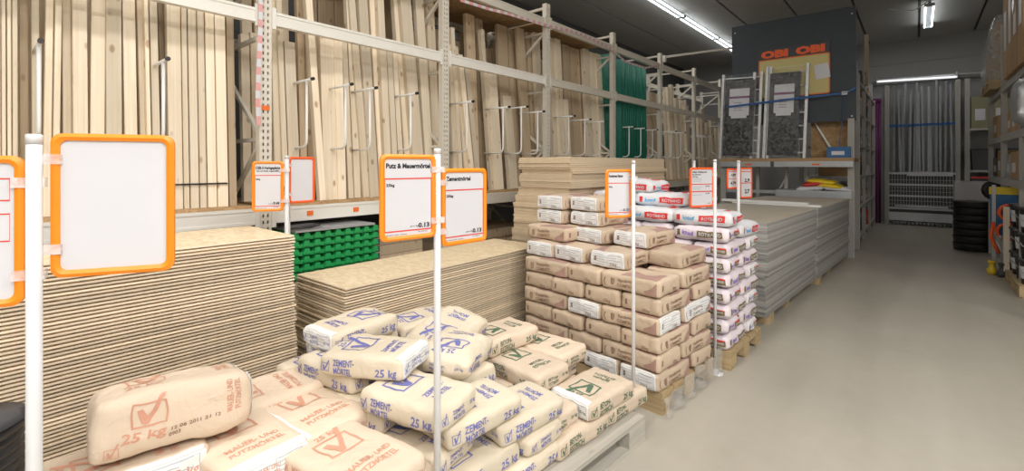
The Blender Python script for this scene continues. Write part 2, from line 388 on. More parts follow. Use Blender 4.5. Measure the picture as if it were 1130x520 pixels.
for k in range(len(UY) - 1):
    y0, y1 = UY[k] + .046, UY[k + 1] - .046
    beam(y0, y1, 1.205, RX - .004, .12, 'rack_white' if k < 2 else 'rack', sticker=k in (1,)); beam(y0, y1, 1.205, RB - .0, .12)
    beam(y0, y1, 2.74, RX - .004, .105, 'rack_white' if k < 3 else 'rack'); beam(y0, y1, 2.74, RB, .1)
    if k > 0: beam(y0, y1, 3.53, RX - .004, .1); beam(y0, y1, 3.53, RB, .1)
    part('shelf_board', MB().box((RB, y0, 1.266), (RX - .055, y1, 1.284)), 'osb_dark', rack)
    if k in (1, 2, 3): part('shelf_board', MB().box((RB, y0, 3.585), (RX - .06, y1, 3.605)), 'osb_dark', rack)
part('orange_sticker', MB().box((RX, UY[1] - .03, 2.02), (RX + .003, UY[1] + .03, 2.055)), 'sticker', rack)
part('orange_sticker', MB().box((RX + .004, .42, 1.19), (RX + .007, .47, 1.225)), 'sticker', rack)
part('paper_sticker', MB().box((RX + .004, .475, 1.19), (RX + .007, .53, 1.225)), 'paper', rack)
# divider arms
for Y, zt, zb in ((.279, 2.291, 1.76), (.865, 2.29, 1.76), (1.835, 2.295, 1.745), (2.181, 2.296, 1.745), (2.424, 2.295, 1.74), (2.881, 2.298, 1.75), (3.647, 2.297, 1.746), (4.254, 2.294, 1.745), (4.6, 2.33, 1.745), (4.94, 2.299, 1.745), (5.671, 2.297, 1.745), (6.1, 2.28, 1.745), (6.55, 2.28, 1.745), (7.543, 2.26, 1.745), (8.0, 2.26, 1.745), (8.5, 2.26, 1.745), (9.4, 2.28, 1.75), (9.9, 2.28, 1.75), (11.2, 2.28, 1.75), (11.7, 2.28, 1.75)):
    b = MB().tube([(-3.7, Y, zt), (-4.12, Y, zt)], .011, 6)
    b.tube([(-3.80, Y, zt), (-3.80, Y, zb + .07), (-3.806, Y, zb + .035), (-3.825, Y, zb + .012), (-3.86, Y, zb), (-4.12, Y, zb)], .011, 6)
    a = part('divider_arm', b, 'arm', rack, True)
    part('end_cap', MB().tube([(-3.685, Y, zt), (-3.712, Y, zt)], .0145, 8), 'black', a)
# planks
BAYN = {0: 'bay behind large blank sign', 1: 'bay right of taped upright', 2: 'bay left of chipboard stack', 3: 'bay left of green net', 4: 'bay with green net', 5: 'bay right of green net', 6: 'farthest rack bay'}
cnt = {}
def plank_at(bay, y, X, wd, th, z1, lean=0, back=4, mat='spruce', row='front', z0=1.285):
    cnt[(bay, row)] = cnt.get((bay, row), 0) + 1
    h = (z1 - z0)
    e = .0025
    b = MB().prism([(-th, -wd / 2 + e), (-e, -wd / 2 + e), (0, -wd / 2 + 2 * e), (0, wd / 2 - 2 * e), (-e, wd / 2 - e), (-th, wd / 2 - e)], 0, h, lambda a, c, t: (a, c, t))
    o = part('timber_plank', b, mat, None, loc=(X, y, z0 + abs(math.sin(RZ(lean))) * wd / 2), rot=(-RZ(lean), -RZ(back), 0))
    return tag(o, '%s %s plank from left, %s row, rack %s' % (nth(cnt[(bay, row)]), 'pale' if mat == 'spruce' else 'brownish', row, BAYN[bay]), 'plank', 'timber planks standing in the rack')
def plank(bay, l, r, X, z1, lean=0, th=.06, mat='spruce', back=3.0, ref=150):
    if bay in (1, 2): lean *= 1.7
    Xr = X - .06
    a, b = onX(l, ref, Xr), onX(r, ref, Xr)
    zr = (a.z + b.z) / 2
    y = (a.y + b.y) / 2 - math.tan(RZ(lean)) * (zr - 1.285)
    return plank_at(bay, y, X, b.y - a.y, th, z1, lean, back, mat)
P0 = [(-14, 1, -3.99, 4.5), (1, 7, -3.97, 4.5), (7, 13, -3.98, 4.5), (13, 20, -3.96, 4.5), (21, 32, -4.10, 4.4, 0, .06, 'spruce_brown'), (34, 44, -4.04, 3.6),
      (47, 57, -4.0, 3.9, .9), (57.5, 66, -3.97, 3.9, .9), (68, 79, -4.03, 4.4), (79.5, 97, -3.98, 3.95), (98, 115, -4.0, 4.2, .8), (116, 134, -3.97, 4.0, .3), (136, 151, -3.99, 4.4, -.3),
      (153, 160, -4.04, 4.3, -.6), (160.5, 166, -3.98, 4.3, -.4), (167, 176, -3.97, 4.3, -.5), (177, 183, -4.12, 3.9, -.8, .05, 'spruce_brown'),
      (184, 200, -3.98, 4.3), (200.5, 207, -3.97, 4.3), (207.5, 217.5, -3.975, 4.3), (218, 226, -3.97, 4.3), (226.5, 237, -3.975, 4.3), (237.5, 249.5, -3.97, 4.3), (250, 259, -4.0, 4.3, 0, .06, 'spruce_brown'),
      (266, 276, -4.36, 2.74), (277, 288, -4.4, 2.78)]
P1 = [(300, 308, -4.0, 4.2), (308.5, 315, -3.97, 4.1, -.5), (315.5, 328, -3.98, 2.65, -.5), (329, 337, -4.14, 4.0, 0, .05, 'spruce_brown'), (337.5, 345, -4.18, 4.0, 0, .05, 'spruce_brown'), (346, 354, -3.98, 4.0, -1.6),
      (354, 369, -4.02, 2.82), (369.5, 379, -4.0, 2.84), (380, 386, -4.04, 2.8, -.6), (386.5, 394, -4.06, 4.0, -.5), (394.5, 402, -4.03, 4.1, -1.8), (403, 413, -4.0, 4.1, -1.2), (414, 421, -4.05, 4.1, -1.0), (421.5, 429, -3.99, 4.1, -.6),
      (430, 436, -3.98, 2.80, -.8), (436.5, 442, -4.0, 2.80, -1.0), (443, 451, -4.05, 4.1, -1.6), (452, 464, -3.99, 4.2, -2.0), (466, 475, -4.0, 4.2, -1.2), (475.5, 484, -4.05, 4.2, -.5)]
P2 = [(497, 502, -4.02, 3.0), (503, 507, -3.99, 3.2, -1), (507.5, 512, -4.03, 3.0, -2), (513, 518, -3.98, 2.9, -3), (519, 524, -4.02, 2.85, -3), (517, 527, -4.16, 3.5, 0, .05, 'spruce_brown'), (528, 536, -4.2, 3.5, 0, .05, 'spruce_brown'), (537, 541, -4.02, 3.3, -1.5), (542, 551, -3.99, 2.75, -1.2), (552, 563, -4.16, 3.5, 0, .05, 'spruce_brown'),
      (557, 566, -4.0, 2.5, -2), (564, 574, -4.2, 3.5, 0, .05, 'spruce_brown'), (576, 584, -4.06, 3.5, -1, .05, 'spruce_brown'), (585, 592, -4.1, 3.5, 0, .05, 'spruce_brown'), (593, 599, -4.02, 3.5)]
P3 = [(609, 615, -4.02, 3.5), (616, 622, -3.99, 3.5), (624, 631, -4.1, 3.5, 0, .05, 'spruce_brown'), (623, 628, -3.99, 2.6, -1.2), (632, 640, -4.12, 3.5, 0, .05, 'spruce_brown'), (641, 646, -4.1, 3.5, 0, .05, 'spruce_brown'), (647, 653, -4.0, 3.5), (653.5, 660, -4.04, 3.5, 0), (660.5, 667, -4.02, 3.5)]
P4 = [(685, 690, -4.1, 3.3, 0, .05, 'spruce_brown'), (691, 697, -4.12, 3.35, 0, .05, 'spruce_brown'), (698, 704, -4.1, 3.3, 0, .05, 'spruce_brown'), (705, 710, -4.1, 3.25, 0, .05, 'spruce_brown'), (717, 720, -4.02, 2.9, -1, .05, 'spruce_brown'), (721, 725, -4.05, 3.1, -1.5, .05, 'spruce_brown')]
P5 = [(735, 738, -4.05, 3.2), (739, 742, -4.0, 3.3, -.5), (743, 746, -4.05, 3.4, -1), (747, 751, -4.0, 3.1, -1), (752, 755, -4.05, 3.1, -.6), (757, 761, -4.0, 3.0)]
P6 = [(771, 774, -4.05, 2.8), (775, 778, -4.0, 3.0, -1), (780, 783, -4.05, 2.7), (785, 788, -4.0, 2.8), (790, 793, -4.05, 2.6)]
for bay, lst in enumerate((P0, P1, P2, P3, P4, P5, P6)):
    for a in lst:
        l, r, X, z1 = a[:4]; plank(bay, l, r, X, z1, *(a[4:] if len(a) > 4 else ()))
# rear row leaning on the back frame
for bay in range(7):
    y = UY[bay] + .1
    while y < UY[bay + 1] - .2:
        wd = random.choice((.09, .12, .14, .18))
        z1 = random.uniform(3.3, 4.1) if bay < 2 else random.uniform(3.2, 3.46) if bay < 4 else random.uniform(2.6, 3.3)
        if random.random() < (.82 if bay < 2 else 1): plank_at(bay, y + wd / 2, -4.5, wd - .004, .05, z1, random.uniform(-.3, .3), 2, 'spruce_brown' if random.random() < .6 else 'spruce', 'rear')
        y += wd + .004
# black bands round the packs
def band(l, r, X, z, label):
    a, b = onX(l, 150, X), onX(r, 150, X)
    mb = MB()
    mb.box((0, a.y - .004, -.006), (.002, b.y + .004, .006)).box((-.07, a.y - .006, -.006), (.002, a.y - .004, .006)).box((-.07, b.y + .004, -.006), (.002, b.y + .006, .006)).box((-.07, a.y - .004, -.006), (-.068, b.y + .004, .006))
    tag(part('packing_strap', mb, 'black', None, loc=(X, 0, z)), label, 'strap')
band(184, 250, -3.968, 1.46, 'thin black strap low round the pale plank pack beside the blank sign')
band(79.5, 134, -4.075, 2.84, 'thin black strap high across three wide pale planks')
# barrier tape
def tape(pts, wd, label, upv):
    mb = MB(); n = 0
    for a, b in zip(pts[:-1], pts[1:]):
        a, b = Vector(a), Vector(b); L = (b - a).length; k = max(1, int(L / .06))
        for i in range(k): mb.bar(a + (b - a) * i / k, a + (b - a) * (i + 1) / k, wd, .002, (n % 2), up=upv); n += 1
    return tag(part('barrier_tape', mb, ['tape', 'paper'], None), label, 'tape')
y1 = onX(287, 60, -3.77).y
tape([(-3.765, y1, 3.3), (-3.77, y1 + .005, 2.7), (-3.765, y1 - .02, 2.1), (-3.765, y1 - .01, 1.9)], .032, 'red and white barrier tape hanging down beside the first upright', (1, 0, 0))
tp = [onX(508, 0, -3.78), onX(540, 10, -3.78), onX(560, 15, -3.78), onX(600, 27, -3.78), onX(640, 37, -3.78), onX(672, 52, -3.78), onX(690, 68, -3.78), onX(712, 75, -3.78), onX(728, 72, -3.78)]
tape(tp, .035, 'red and white barrier tape sagging along the upper rack beams', (1, 0, 0))
# green net over the packs in the fourth bay
a, b = onX(683, 100, -3.95), onX(712, 100, -3.95); a2, b2 = onX(671, 100, -4.0), onX(677, 100, -4.0)
for (p, q, zt, lb) in ((a, b, 3.45, 'wide dark green net hanging over boards in the rack'), (a2, b2, 3.5, 'narrow strip of dark green net beside the rack upright')):
    mb = MB(); n = 24; L = q.y - p.y
    pts = [(-.38, 0)] + [(.012 * math.sin(i * 1.9) + .01 * math.sin(i * .7), L * i / n) for i in range(n + 1)] + [(-.38, L)]
    back = [(x - .004, y) for x, y in pts[::-1]]
    for i in range(len(pts) - 1):
        (x0, y0), (x1, y1_) = pts[i], pts[i + 1]; v = len(mb.v)
        mb.v += [(x0, y0, 0), (x1, y1_, 0), (x1 - .02, y1_, zt - 1.3), (x0 - .02, y0, zt - 1.3)]; mb.f.append((v, v + 1, v + 2, v + 3)); mb.m.append(0)
    o = part('green_net', mb, 'net', None, True, loc=(-3.92, p.y, 1.3)); md = o.modifiers.new('s', 'SOLIDIFY'); md.thickness = .003
    tag(o, lb, 'net')
# low storage under the rack
def stock(name, lo, hi, n, mat, label, cat):
    o = empty(name, label, cat, (lo[0], lo[1], lo[2]))
    dz = (hi[2] - lo[2]) / n
    for i in range(n): part('board', MB().box((random.uniform(0, .03), 0, i * dz + .004), (hi[0] - lo[0] - random.uniform(0, .03), hi[1] - lo[1], (i + 1) * dz)), mat, o)
    return o
stock('board_stack', (-4.75, 3.5, 0), (-3.95, 5.0, .8), 8, 'spruce_brown', 'low stack of brown boards under the rack left of the chipboard', 'boards')
stock('board_stack', (-4.75, -.2, 0), (-3.95, 1.4, .85), 8, 'spruce_brown', 'low stack of brown boards under the leftmost rack bay', 'boards')
stock('board_stack', (-4.75, 2.5, 0), (-4.0, 3.2, .9), 9, 'spruce_brown', 'dark low board stack right of the green ribbed mats', 'boards')

# ------------------------------------------------------------------ pallets
def make_pallet(name, mat):
    o = empty(name, None, None)
    for i in range(5): part('deck_board', MB().box((-.6, -.4 + i * .16375, .122), (.6, -.4 + i * .16375 + .145, .144)), mat, o)
    for x in (-.6, -.0725, .455): part('stringer_board', MB().box((x, -.4, .1), (x + .145, .4, .122)), mat, o)
    for x in (-.6, -.0725, .455):
        for y in (-.4, -.0725, .255): part('block', MB().box((x, y, .022), (x + .145, y + .145, .1)), mat, o)
    for y in (-.4, -.05, .3): part('base_board', MB().box((-.6, y, 0), (.6, y + .1, .022)), mat, o)
    return o
pw = make_pallet('wooden_pallet', 'pallet_wood'); pg = make_pallet('wooden_pallet', 'pallet_grey')
def pallet(src, used, x, y, rot, label):
    o = src if not used else copytree(src)
    o.location = (x, y, 0); o.rotation_euler = (0, 0, RZ(rot)); tag(o, label, 'pallet', 'wooden pallets under the sacks'); return o
pg.scale = (1.2, 1, 1)
pallet(pg, False, -1.64, 1.88, 86.5, 'grey worn wooden pallet under the green ticked sacks')
pallet(pg, True, -2.32, 1.82, 90, 'grey narrow wooden pallet under the blue ticked cement sacks').scale = (1.2, .66, 1)
pallet(pg, True, -1.93, .56, 0, 'grey wooden pallet under the terracotta ticked sacks').scale = (1, 1, 1)
pallet(pw, False, -1.80, 3.34, -4, 'brown wooden pallet under the brown compact sacks')
pallet(pw, True, -1.68, 4.29, -2, 'light wooden pallet under the white plaster sacks')

# ------------------------------------------------------------------ sheet stacks
def sheets(name, n, x0, x1, y0, y1, z0, th, mat, desc, cat, group, rot=0, jit=.008, groove=False, steps=None, mat2=None):
    w_, l_ = x1 - x0, y1 - y0
    ms = []
    b = MB()
    if groove:
        b.box((-w_ / 2, -l_ / 2, th * .5), (w_ / 2, l_ / 2, th - .0006)); b.box((-w_ / 2 + .02, -l_ / 2 + .02, 0), (w_ / 2 - .02, l_ / 2 - .02, th * .5))
    else:
        b.box((-w_ / 2, -l_ / 2, .0012), (w_ / 2, l_ / 2, th - .0006), 0)
    b.m = [0 if (i % 6) < 2 else 1 for i in range(len(b.f))]
    me = b.mesh(name, [mat, mat2 or mat])
    cx, cy = (x0 + x1) / 2, (y0 + y1) / 2
    ox = oy = 0
    for i in range(n):
        if not groove and random.random() < .22: ox = random.uniform(-jit, jit) * 1.6; oy = random.uniform(-jit, jit) * 2.5
        dx, dy = ox + random.uniform(-jit, jit) * .35, oy + random.uniform(-jit, jit)
        if steps: dx += steps(i)[0]; dy += steps(i)[1]
        o = link(name, me, None, (cx + dx, cy + dy, z0 + i * th), (0, 0, RZ(rot + random.uniform(-.15, .15))))
        k = n - i
        tag(o, ('topmost ' if k == 1 else nth(k) + ' from the top, ') + desc, cat, group)
def bearers(x0, x1, ys, h, what, rot=0):
    for j, y in enumerate(ys):
        o = part('bearer_block', MB().box((x0 + .02, y - .045, 0), (x1 - .02, y + .045, h - .001)).box((x0 + .02, y - .045 + .1, 0), (x1 - .02, y + .045 + .1, h - .001)), 'pallet_wood', None)
        tag(o, '%s wooden bearer from the near end under the %s' % (nth(j + 1), what), 'bearer')
sheets('osb_sheet', 65, -3.40, -2.74, -.80, 1.25, .1, .0168, 'osb', 'strand board sheet in the long stack at far left', 'sheet', 'sheets in the leftmost stack', 0, .006, True, lambda i: (0, .035 * max(0, 1 - i / 50)), 'osb_edge')
bearers(-3.4, -2.74, (-.6, .2, 1.0), .1, 'leftmost sheet stack')
sheets('osb_sheet', 45, -3.20, -2.60, 1.47, 3.47, .1, .0169, 'osb', 'strand board sheet in the low stack behind the cement sacks', 'sheet', 'sheets in the low stack', 1, .009, True, None, 'osb_edge')
bearers(-3.2, -2.6, (1.7, 2.4, 3.1), .1, 'low sheet stack')
def st3(i):
    if i > 62: return (.045, .0)
    if i > 58: return (.0, .012)
    if i > 54: return (-.01, -.02)
    return (-.03, -.03)
sheets('chipboard_sheet', 78, -3.14, -2.50, 3.75, 5.85, .1, .0202, 'chipboard', 'smooth chipboard sheet in the tall stack', 'sheet', 'sheets in the tall stack', -1, .008, False, st3)
bearers(-3.14, -2.5, (4.0, 4.8, 5.6), .1, 'tall chipboard stack')
sheets('plasterboard_sheet', 36, -2.30, -1.05, 5.07, 7.17, .12, .0253, 'plaster_edge', 'grey plasterboard in the stack behind the white sacks', 'sheet', 'plasterboards in the near stack', -3, .008, False, None, 'plaster')
bearers(-2.25, -1.1, (5.3, 6.1, 6.8), .12, 'near plasterboard stack')
sheets('plasterboard_sheet', 35, -2.17, -.92, 7.26, 9.56, .12, .0262, 'plaster_edge', 'grey plasterboard in the far stack by the shelf', 'sheet', 'plasterboards in the far stack', -3, .008, False, None, 'plaster')
bearers(-2.12, -.97, (7.5, 8.4, 9.2), .12, 'far plasterboard stack')
for j in range(2):
    tag(part('white_board_strip', MB().box((-.55, -.06, 0), (.55, .06, .024)).box((-.55, -.052, .024), (.55, .052, .026)), 'plaster_white', None, loc=(-1.5 - j * .15, 7.36, 1.041 + j * .027), rot=(0, 0, RZ(-3))), ('lower', 'upper')[j] + ' of two white board strips lying on the far plasterboard stack', 'board')

# green ribbed mats below the rack
base_m = MB().box((-.25, 0, 0), (.2, .80, .012)).box((.188, 0, .012), (.2, .80, .03)).box((-.25, 0, .012), (-.24, .8, .03)).mesh('base', 'green')
rib_m = MB().prism([(0, .012), (.064, .012), (.05, .056), (.014, .056)], -.24, .215, lambda p, q, r: (r, p, q)).mesh('rib', 'green')
clip_m = MB().box((.2, .0, .0), (.214, .03, .05)).mesh('edge_clip', 'dark')
for j in range(6):
    o = empty('ribbed_mat', '%s green ribbed plastic mat from the bottom under the rack' % nth(j + 1), 'mat', (-3.85, 1.62, .70 + j * .062), (0, 0, 0), 'green ribbed mats stacked under the rack')
    link('base', base_m, o)
    for t in range(9): link('rib', rib_m, o, (0, .02 + t * .088, 0))
    for yy in (0, .77): link('edge_clip', clip_m, o, (0, yy, 0))
o = part('board_on_panels', MB().box((-4.05, 1.66, 1.074), (-3.62, 2.36, 1.09)).box((-4.0, 1.9, 1.09), (-3.65, 2.3, 1.096)), ['steel'], None); tag(o, 'thin grey sheet lying on top of the green ribbed mats', 'sheet')
o = part('grey_sack', MB().tube([(-3.68, 1.60, 1.115), (-3.67, 1.66, 1.115), (-3.66, 1.8, 1.118), (-3.67, 1.88, 1.115)], [.006, .02, .022, .008], 10), 'dark', None, True); tag(o, 'dark grey roll lying on the green ribbed mats', 'roll')
stock('board_stack', (-4.2, 1.6, 0), (-3.62, 2.45, .69), 7, 'spruce_brown', 'low stack of boards carrying the green ribbed mats', 'boards')

# ------------------------------------------------------------------ sacks
def bag_map(hl, hw, ht, sd, bulge, pinch, sag=0, wr=1.0, rad=.02):
    def D(u, v, w_, g=0.0):
        H = (hl + g, hw + g, ht + g); r = min(rad + g, H[2] * .8)
        p = Vector((u * H[0], v * H[1], w_ * H[2]))
        q = Vector([max(-(H[i] - r), min(H[i] - r, p[i])) for i in range(3)]); d = p - q
        if d.length > 1e-6: p = q + d.normalized() * r
        e = u * u; e2 = v * v
        p.z *= 1 + bulge * (1 - e) * (1 - e2) - pinch * e * e * e - pinch * .6 * e2 * e2 * e2
        p.y *= 1 + .035 * (1 - e) * (1 - w_ * w_) - .03 * e * e
        p.x *= 1 + .02 * (1 - e2) * (1 - w_ * w_)
        p.z -= sag * e * hl
        s0 = Vector((u * hl, v * hw, w_ * ht))
        p += noise.noise_vector(s0 * 7 + Vector((sd, sd * 2.3, 0))) * .007 * wr
        p += noise.noise_vector(s0 * 21 + Vector((sd * 5, 0, sd))) * .004 * wr
        nr = noise.noise(Vector((u * hl * 45, v * hw * 16, w_ * ht * 30 + sd)))
        p.z += nr * .0016 * wr
        return p
    return D
FACES = {'front': lambda a, b, h: (a / h[0], -1, b / h[2]), 'back': lambda a, b, h: (-a / h[0], 1, b / h[2]), 'right': lambda a, b, h: (1, a / h[1], b / h[2]), 'left': lambda a, b, h: (-1, -a / h[1], b / h[2]), 'top': lambda a, b, h: (a / h[0], b / h[1], 1)}
def bag_mesh(D, nx=22, ny=15, nz=6):
    V = {}; vs = []; fs = []
    def vid(i, j, k):
        if (i, j, k) not in V:
            V[(i, j, k)] = len(vs); vs.append(tuple(D(2 * i / nx - 1, 2 * j / ny - 1, 2 * k / nz - 1)))
        return V[(i, j, k)]
    for i in range(nx):
        for j in range(ny):
            for k in (0, nz): fs.append([vid(i, j, k), vid(i + 1, j, k), vid(i + 1, j + 1, k), vid(i, j + 1, k)])
        for k in range(nz):
            for j in (0, ny): fs.append([vid(i, j, k), vid(i + 1, j, k), vid(i + 1, j, k + 1), vid(i, j, k + 1)])
    for j in range(ny):
        for k in range(nz):
            for i in (0, nx): fs.append([vid(i, j, k), vid(i, j + 1, k), vid(i, j + 1, k + 1), vid(i, j, k + 1)])
    b = MB(); b.v = vs; b.f = [tuple(f) for f in fs]; b.m = [0] * len(fs); return b
def print_mb(D, H, items, g=.0016, mx=.022):
    b = MB()
    for mi, face, tris, gg in items:
        fn = FACES[face]
        for t in split(tris, mx):
            n = len(b.v)
            for a, c in t:
                u = fn(a, c, H); u = tuple(max(-1, min(1, x)) for x in u); b.v.append(tuple(D(*u, g * gg)))
            b.f.append((n, n + 1, n + 2)); b.m.append(mi)
    return b
def label_items(face, w_, h_, mi, mg, rows=5):
    it = [(mi, face, rect_shape(-w_ / 2, -h_ / 2, w_ / 2, h_ / 2), .8)]
    for r in range(rows):
        y = h_ / 2 - (r + .8) * h_ / (rows + .8)
        it.append((mg, face, rect_shape(-w_ * .42, y, -w_ * .42 + w_ * (.35 + .12 * (r % 2)), y + h_ * .035), 1.5))
        it.append((mg, face, rect_shape(w_ * .08, y - h_ * .02, w_ * (.30 + .1 * ((r + 1) % 2)), y + h_ * .02), 1.5))
    it.append((mg, face, frame_shape(w_ * .05, -h_ * .4, w_ * .45, h_ * .4, .0025), 1.5))
    return it
KIND = {}
def def_kind(key, L, W, T, mat, mats, items, white=(), n=3, wr=1.0, bulge=.08, pinch=.06, rad=.02):
    var = []
    for s in range(n):
        H = (L / 2, W / 2, T / 2 * .97); D = bag_map(*H, sd=sum(map(ord, key)) % 50 + s * 7.7, bulge=bulge, pinch=pinch, wr=wr, rad=rad)
        me = bag_mesh(D).mesh('sack', mat, True)
        it = items(H)
        pm = print_mb(D, H, it).mesh('printed_lettering', mats) if it else None
        wl = {}
        for f in ('left', 'right', 'front', 'back'):
            wd = (2 * H[1] if f in ('left', 'right') else 2 * H[0]) * .95; hh = 2 * H[2] * .93
            li = label_items(f, wd, hh, 0, 1)
            ex = .80 if key in ('Z', 'P', 'B') else .93
            if f == 'right': li.append((0, 'top', rect_shape(H[0] * ex, -H[1] * .9, H[0], H[1] * .9), 1.6))
            if f == 'left': li.append((0, 'top', rect_shape(-H[0], -H[1] * .9, -H[0] * ex, H[1] * .9), 1.6))
            if f == 'front': li.append((0, 'top', rect_shape(-H[0] * .9, -H[1], H[0] * .9, -H[1] * .86), 1.6))
            wl[f] = print_mb(D, H, li).mesh('end_label', ['label_paper', 'ink_grey'])
        var.append((me, pm, wl))
    KIND[key] = (var, T)
def zement(H, title=('ZEMENT-', 'MÖRTEL'), mi=0):
    hl, hw, ht = H; it = []
    k = len(title[0]) / 7 * .118; k2 = len(title[1]) / 7 * .118
    for f in ('front', 'back'):
        it += [(mi, f, tick_shape(-hl * .82, -.004, .042), 1), (mi, f, text_shape(title[0], -hl * .62 + k / 2, ht * .36, .028, 0, k), 1), (mi, f, text_shape(title[1], -hl * .62 + k2 / 2, -ht * .36, .028, 0, k2), 1), (mi, f, text_shape('25 kg', hl * .62, -ht * .15, .034, 0, .10), 1)]
    for f in ('left', 'right'):
        it += [(mi, f, tick_shape(-hw * .72, -.004, .036), 1), (mi, f, text_shape(title[0], -hw * .08, ht * .22, .016, 0, .085), 1), (mi, f, text_shape(title[1], -hw * .08, -ht * .25, .016, 0, .085), 1), (mi, f, text_shape('25 kg', hw * .66, ht * .05, .015, 0, .045), 1)]
    it += [(mi, 'top', tick_shape(-hl * .36, -.005, .145, math.pi / 2), 1), (mi, 'top', text_shape('25 kg', -hl * .76, 0, .030, math.pi / 2, .09), 1)]
    it += [(mi, 'top', text_shape(title[0], hl * .36, 0, .026, math.pi / 2, k * 1.15), 1), (mi, 'top', text_shape(title[1], hl * .55, 0, .026, math.pi / 2, k2 * 1.15), 1)]
    return it
def plump(H):
    hl, hw, ht = H; it = []
    for f, y, q in (('top', hw * .2, .115), ('front', ht * .30, .095)):
        it += [(0, f, tick_shape(-hl * .35, y, q), 1), (0, f, text_shape('25 kg', -hl * .40, y - q * .42 - .026, .032, 0, .115), 1), (0, f, text_shape('MAUER- UND', hl * .64, y, .020, math.pi / 2, .115), 1), (0, f, text_shape('PUTZMÖRTEL', hl * .76, y, .020, math.pi / 2, .115), 1)]
    it += [(0, 'front', tick_shape(-hl * .74, -ht * .72, .038), 1), (1, 'front', text_shape('12 06 2011 21 12', hl * .2, -ht * .35, .012, .1, .15), 1), (1, 'front', text_shape('0903', -hl * .05, -ht * .6, .012, .1, .035), 1)]
    return it
def_kind('Z', .43, .285, .104, 'kraft_pale', ['p_blue'], zement, n=3, rad=.024, wr=1.2)
def_kind('B', .43, .285, .104, 'kraft', ['p_green'], lambda H: zement(H, ('BETON-', 'ESTRICH')), n=2, rad=.018)
def_kind('P', .45, .31, .104, 'kraft', ['p_terra'], lambda H: zement(H, ('MAUER- UND', 'PUTZMÖRTEL')), n=2, rad=.022)
def_kind('PB', .47, .30, .205, 'kraft', ['p_terra', 'p_brown'], plump, n=1, wr=1.5, pinch=.08, rad=.032)
def_kind('ZW', .45, .30, .13, 'kraft_pale', ['p_blue'], zement, n=2, wr=2.0, pinch=.3, rad=.035)
def compact(H):
    hl, hw, ht = H; it = []
    for f in ('front', 'back'):
        it += [(0, f, text_shape('(', -hl * .84, 0, .04), 1), (0, f, text_shape('U', -hl * .58, -.002, .045, 0, .032), 1), (0, f, rect_shape(-hl * .58 - .004, -.015, -hl * .58 + .004, .022), 1.2),
               (0, f, text_shape('Fundament', -hl * .06, ht * .28, .022), 1), (0, f, text_shape('COMPACT', -hl * .08, -ht * .34, .022), 1),
               (1, f, poly_shape([(hl * .90, -ht * .86), (hl * .90, ht * .7), (hl * .74, ht * .05), (hl * .48, -ht * .5), (hl * .56, -ht * .86)]), 1)]
    for f in ('left', 'right'):
        it += [(0, f, text_shape('25kg', hw * .35, -ht * .45, .02), 1), (0, f, rect_shape(-hw * .75, -ht * .3, -hw * .62, ht * .35), 1)]
    it += [(1, 'top', poly_shape([(-hl * .3, -hw * .95), (hl * .9, -hw * .95), (hl * .9, hw * .1), (hl * .35, -hw * .35), (0, -hw * .2)]), 1), (1, 'top', poly_shape([(-hl * .9, hw * .95), (-hl * .9, hw * .3), (-hl * .2, hw * .55), (hl * .4, hw * .95)]), 1)]
    return it
def_kind('C', .445, .295, .117, 'kraft_contact', ['p_brown', 'p_maroon'], compact, n=3, rad=.017)
def rot(H, red=True, ti=0):
    hl, hw, ht = H; it = []
    bx = 0 if red else 1; kn = 2
    for f in ('front', 'back'):
        it += [(bx, f, rect_shape(-hl * .8, -ht * .45, -hl * .68, ht * .5), 1), (kn, f, text_shape('knauf', -hl * .38, 0, .038, 0, .10), 1), (bx, f, rect_shape(-hl * .05, -ht * .5, hl * .8, ht * .5), 1), (3, f, text_shape('ROTBAND', hl * .375, 0, .030, 0, .165), 2.2)]
    for f in ('left', 'right'):
        it += [(bx, f, rect_shape(-hw * .8, -ht * .5, -hw * .62, ht * .5), 1), (kn, f, text_shape('knauf', -hw * .34, 0, .028), 1), (bx, f, rect_shape(-hw * .02, -ht * .5, hw * .86, ht * .5), 1), (3, f, text_shape('ROTBAND', hw * .42, 0, .019, 0, .105), 2.2)]
        if not red: it += [(0, f, rect_shape(-hw * .02, ht * .28, hw * .86, ht * .5), 1.4)]
    it += [(bx, 'top', rect_shape(hl * .62, -hw * .3, hl * .8, hw * .5), 1), (bx, 'top', rect_shape(-hl * .7, hw * .35, hl * .2, hw * .62), 1), (3, 'top', text_shape('ROTBAND', -hl * .25, hw * .485, .026), 2.2), (kn, 'top', text_shape('knauf', -hl * .3, -hw * .1, .05), 1)]
    return it
def_kind('R', .475, .31, .122, 'white_sack', ['p_red', 'p_olive', 'p_cyan', 'paper'], lambda H: rot(H, True), n=2, wr=1.5, pinch=.2, rad=.032)
def_kind('K', .445, .295, .117, 'pink_sack', ['p_red', 'p_olive', 'p_violet', 'paper'], lambda H: rot(H, False), n=3, wr=1.5, pinch=.2, rad=.032)
LOOK = {'Z': 'pale kraft sack with blue tick', 'ZW': 'crumpled pale kraft sack with blue tick', 'B': 'kraft sack with green tick', 'P': 'kraft sack with terracotta tick', 'PB': 'plump kraft sack with terracotta tick', 'C': 'brown compact sack', 'R': 'white sack with red stripe', 'K': 'pinkish white sack with olive stripe'}
GRP = {'Z': 'blue ticked cement sacks', 'ZW': 'blue ticked cement sacks', 'B': 'green ticked concrete sacks', 'P': 'terracotta ticked mortar sacks', 'PB': 'terracotta ticked mortar sacks', 'C': 'brown compact sacks', 'R': 'white plaster sacks', 'K': 'white plaster sacks'}
bn = 0
